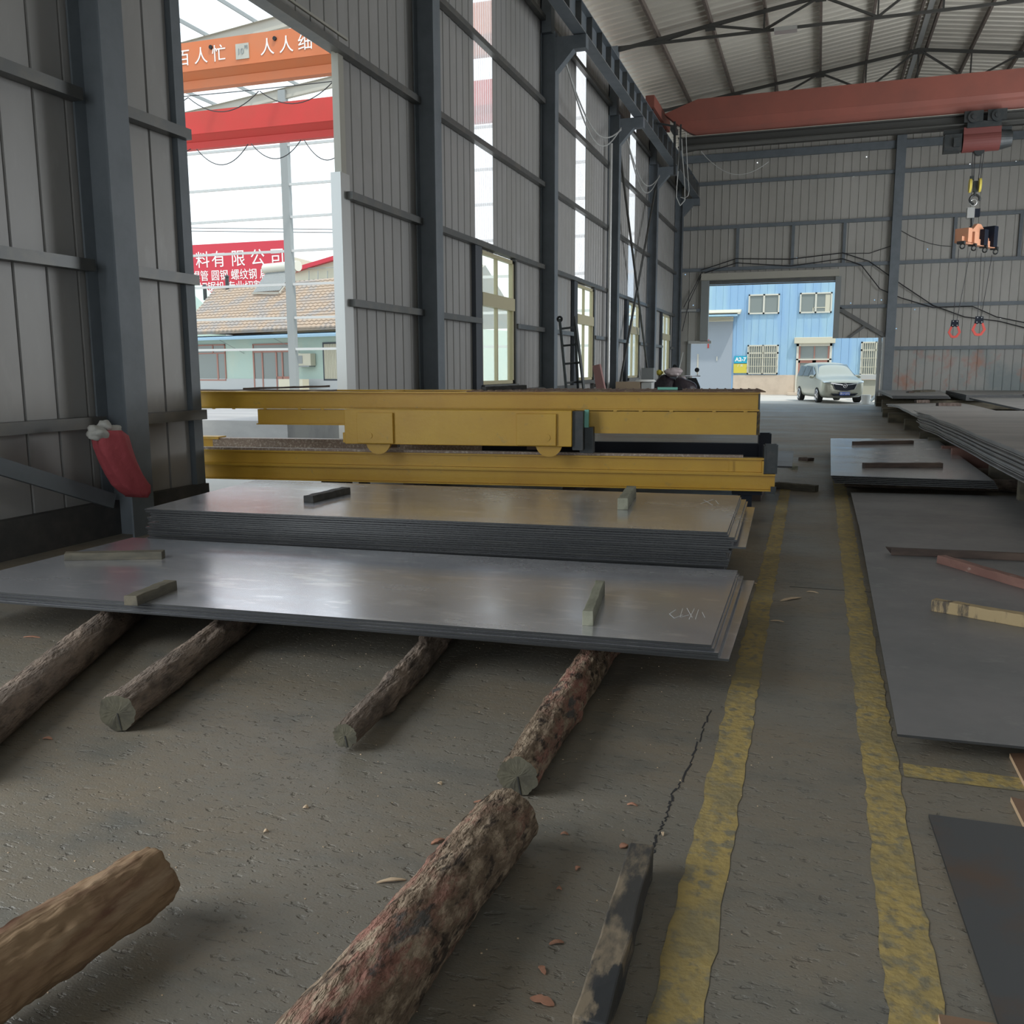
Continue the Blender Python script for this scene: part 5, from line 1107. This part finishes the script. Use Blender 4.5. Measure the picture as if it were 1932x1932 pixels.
f.box((a0 + (a1 - a0) * .62, -.07, 1.0), (a1, 0, 1.15)); w_ = f.build('door', 'wine', hs); HB().box((a0 + .05, -.03, .05), (a1 - .05, -.025, z1_ - .05)).build('pane', 'glz', w_)
f, a0, a1, z0_, z1_ = hwin(612, 650, 645, 718, 0); w_ = f.build('window', 'framedk', hs)
f = HB(); 
for i in range(14): uu = a0 + .1 + i * .13; f.box((uu, -.05, z0_ + .1), (uu + .08, -.03, z1_ - .1))
f.box((a0 + .05, -.03, z0_ + .1), (a1 - .05, -.02, z1_ - .1)); f.build('curtain', 'shutter', w_)
(u_, z_), (u2, z2_) = hu(566, 690), hu(596, 667)
ac = thing('air_conditioner', 'beige air conditioner unit fixed on the mint house wall', 'air conditioner', HM @ Vector((u_, -.3, z_)))
HB().box((u_, -.45, z_), (u2, -.05, z2_)).build('casing', 'shutter', ac); um = u_ + (u2 - u_) * .08
f = HB(); f.box((um, -.47, z_ + .12), (um + .62, -.45, z2_ - .12)); f.build('fan_grille', 'grey', ac); HB().box((u_ + .1, -.5, z_ - .08), (u2 - .1, 0, z_)).build('bracket', 'grey', ac)
(u_, z_), (u2, z2_) = hu(560, 738), hu(604, 716)
ac = thing('air_conditioner', 'second air conditioner standing low under the wall unit', 'air conditioner', HM @ Vector((u_, -1.3, 0)))
HB().box((u_, -1.4, .1), (u2, -.9, 1.0)).build('casing', 'shutter', ac); HB().box((u_ + .1, -1.35, 0), (u2 - .1, -.95, .1)).build('bracket', 'grey', ac)
# solar heater on the roof
def rf(x, y, off=.15):           # point on the roof slope
    nrm = (HM.to_3x3() @ Vector((0, -(zr3 - ez), yr_ + .7))).normalized(); P0 = HM @ Vector((0, -.7, ez + off + .07)); return PP(x, y, P0, nrm)
sh = thing('solar_water_heater', 'solar water heater with a white tank on the tiled roof', 'water heater', rf(500, 550))
bl_, br_ = HI @ rf(478, 553), HI @ rf(524, 553); tp = (hu(493, 498), hu(538, 496))
zt = 8.3; kx = (bl_.x + .9, br_.x + 1.0); yt_ = bl_.y + 1.2
f = HB(); f.cyl((bl_.x - .1, yt_, zt), (br_.x + .5, yt_, zt), .34, n=28); f.build('tank', 'wfr', sh, smooth=False)
f = HB()
for i in range(20):
    t = i / 19; f.cyl((bl_.x + .05 + (br_.x - bl_.x - .1) * t, bl_.y, bl_.z + .05), (bl_.x + .2 + (br_.x - bl_.x - .1) * t, yt_, zt - .1), .04, n=6)
f.build('glass_tubes', 'grey', sh)
f = HB(); f.bar((bl_.x - .1, bl_.y, bl_.z), (br_.x + .1, br_.y, br_.z), .1); f.bar((br_.x + .15, br_.y, br_.z), (br_.x + .4, yt_, zt - .2), .07); f.bar((bl_.x + .3, yt_, zt - .3), (bl_.x + .3, yt_ + .3, 5.9), .05); f.build('rack', 'cream', sh)
for x, y, lb in ((387, 558, 'small dark roof flue at the left end of the tiled roof'), (429, 540, 'small dark roof flue beside the ridge of the tiled roof')):
    p = HI @ rf(x, y); c0 = HM @ Vector((p.x, p.y, p.z - .3)); f = MB(); f.cyl(c0, c0 + Vector((0, 0, .95)), .13, n=14); f.cyl(c0 + Vector((0, 0, .95)), c0 + Vector((0, 0, 1.1)), .2, .02, 14); f.build('roof_flue', 'dark', label=lb, cat='flue')
# pale workshop behind the house
wk = thing('workshop', 'pale workshop with a red roof edge right of the billboard', 'building', (-38, 66, 0))
q = [PY(*a, 66) for a in ((548, 492), (590, 496), (560, 509), (660, 478), (660, 540), (548, 540))]
f = MB(); f.prism([PY(*a, 66) for a in ((552, 508), (660, 480), (660, 745), (552, 745))], (0, .3, 0)); f.prism([PY(*a, 66.4) for a in ((540, 745), (540, 484), (551, 484), (605, 498), (605, 745))], (0, 3, 0)); f.build('wall', 'shutter', wk)
f = MB(); f.bar(PY(552, 511, 65.8), PY(665, 477, 65.8), .5, .32); f.build('roof_edge', 'billb', wk)
f = MB()
for x in (583, 600, 618, 634): f.bar(PY(x, 511, 65.7), PY(x, 535, 65.7), .05)
f.bar(PY(580, 506, 65.7), PY(650, 504, 65.7), .05); f.bar(PY(580, 532, 65.7), PY(650, 531, 65.7), .05); f.build('railing', 'grey', wk)
f = MB(); f.prism([PP(*a, HO + vx_ * 8, hn) for a in ((345, 536), (387, 576), (387, 740), (345, 740))], vx_ * 2); f.build('gable_wall', 'hwall', label='small mint gable wall at the left of the tiled roof', cat='gable')
MB().box((-36, 31.5, 0), (-31, 33, .9)).build('slab_stack', 'wfr', label='low white slabs stacked in front of the mint house', cat='slabs')
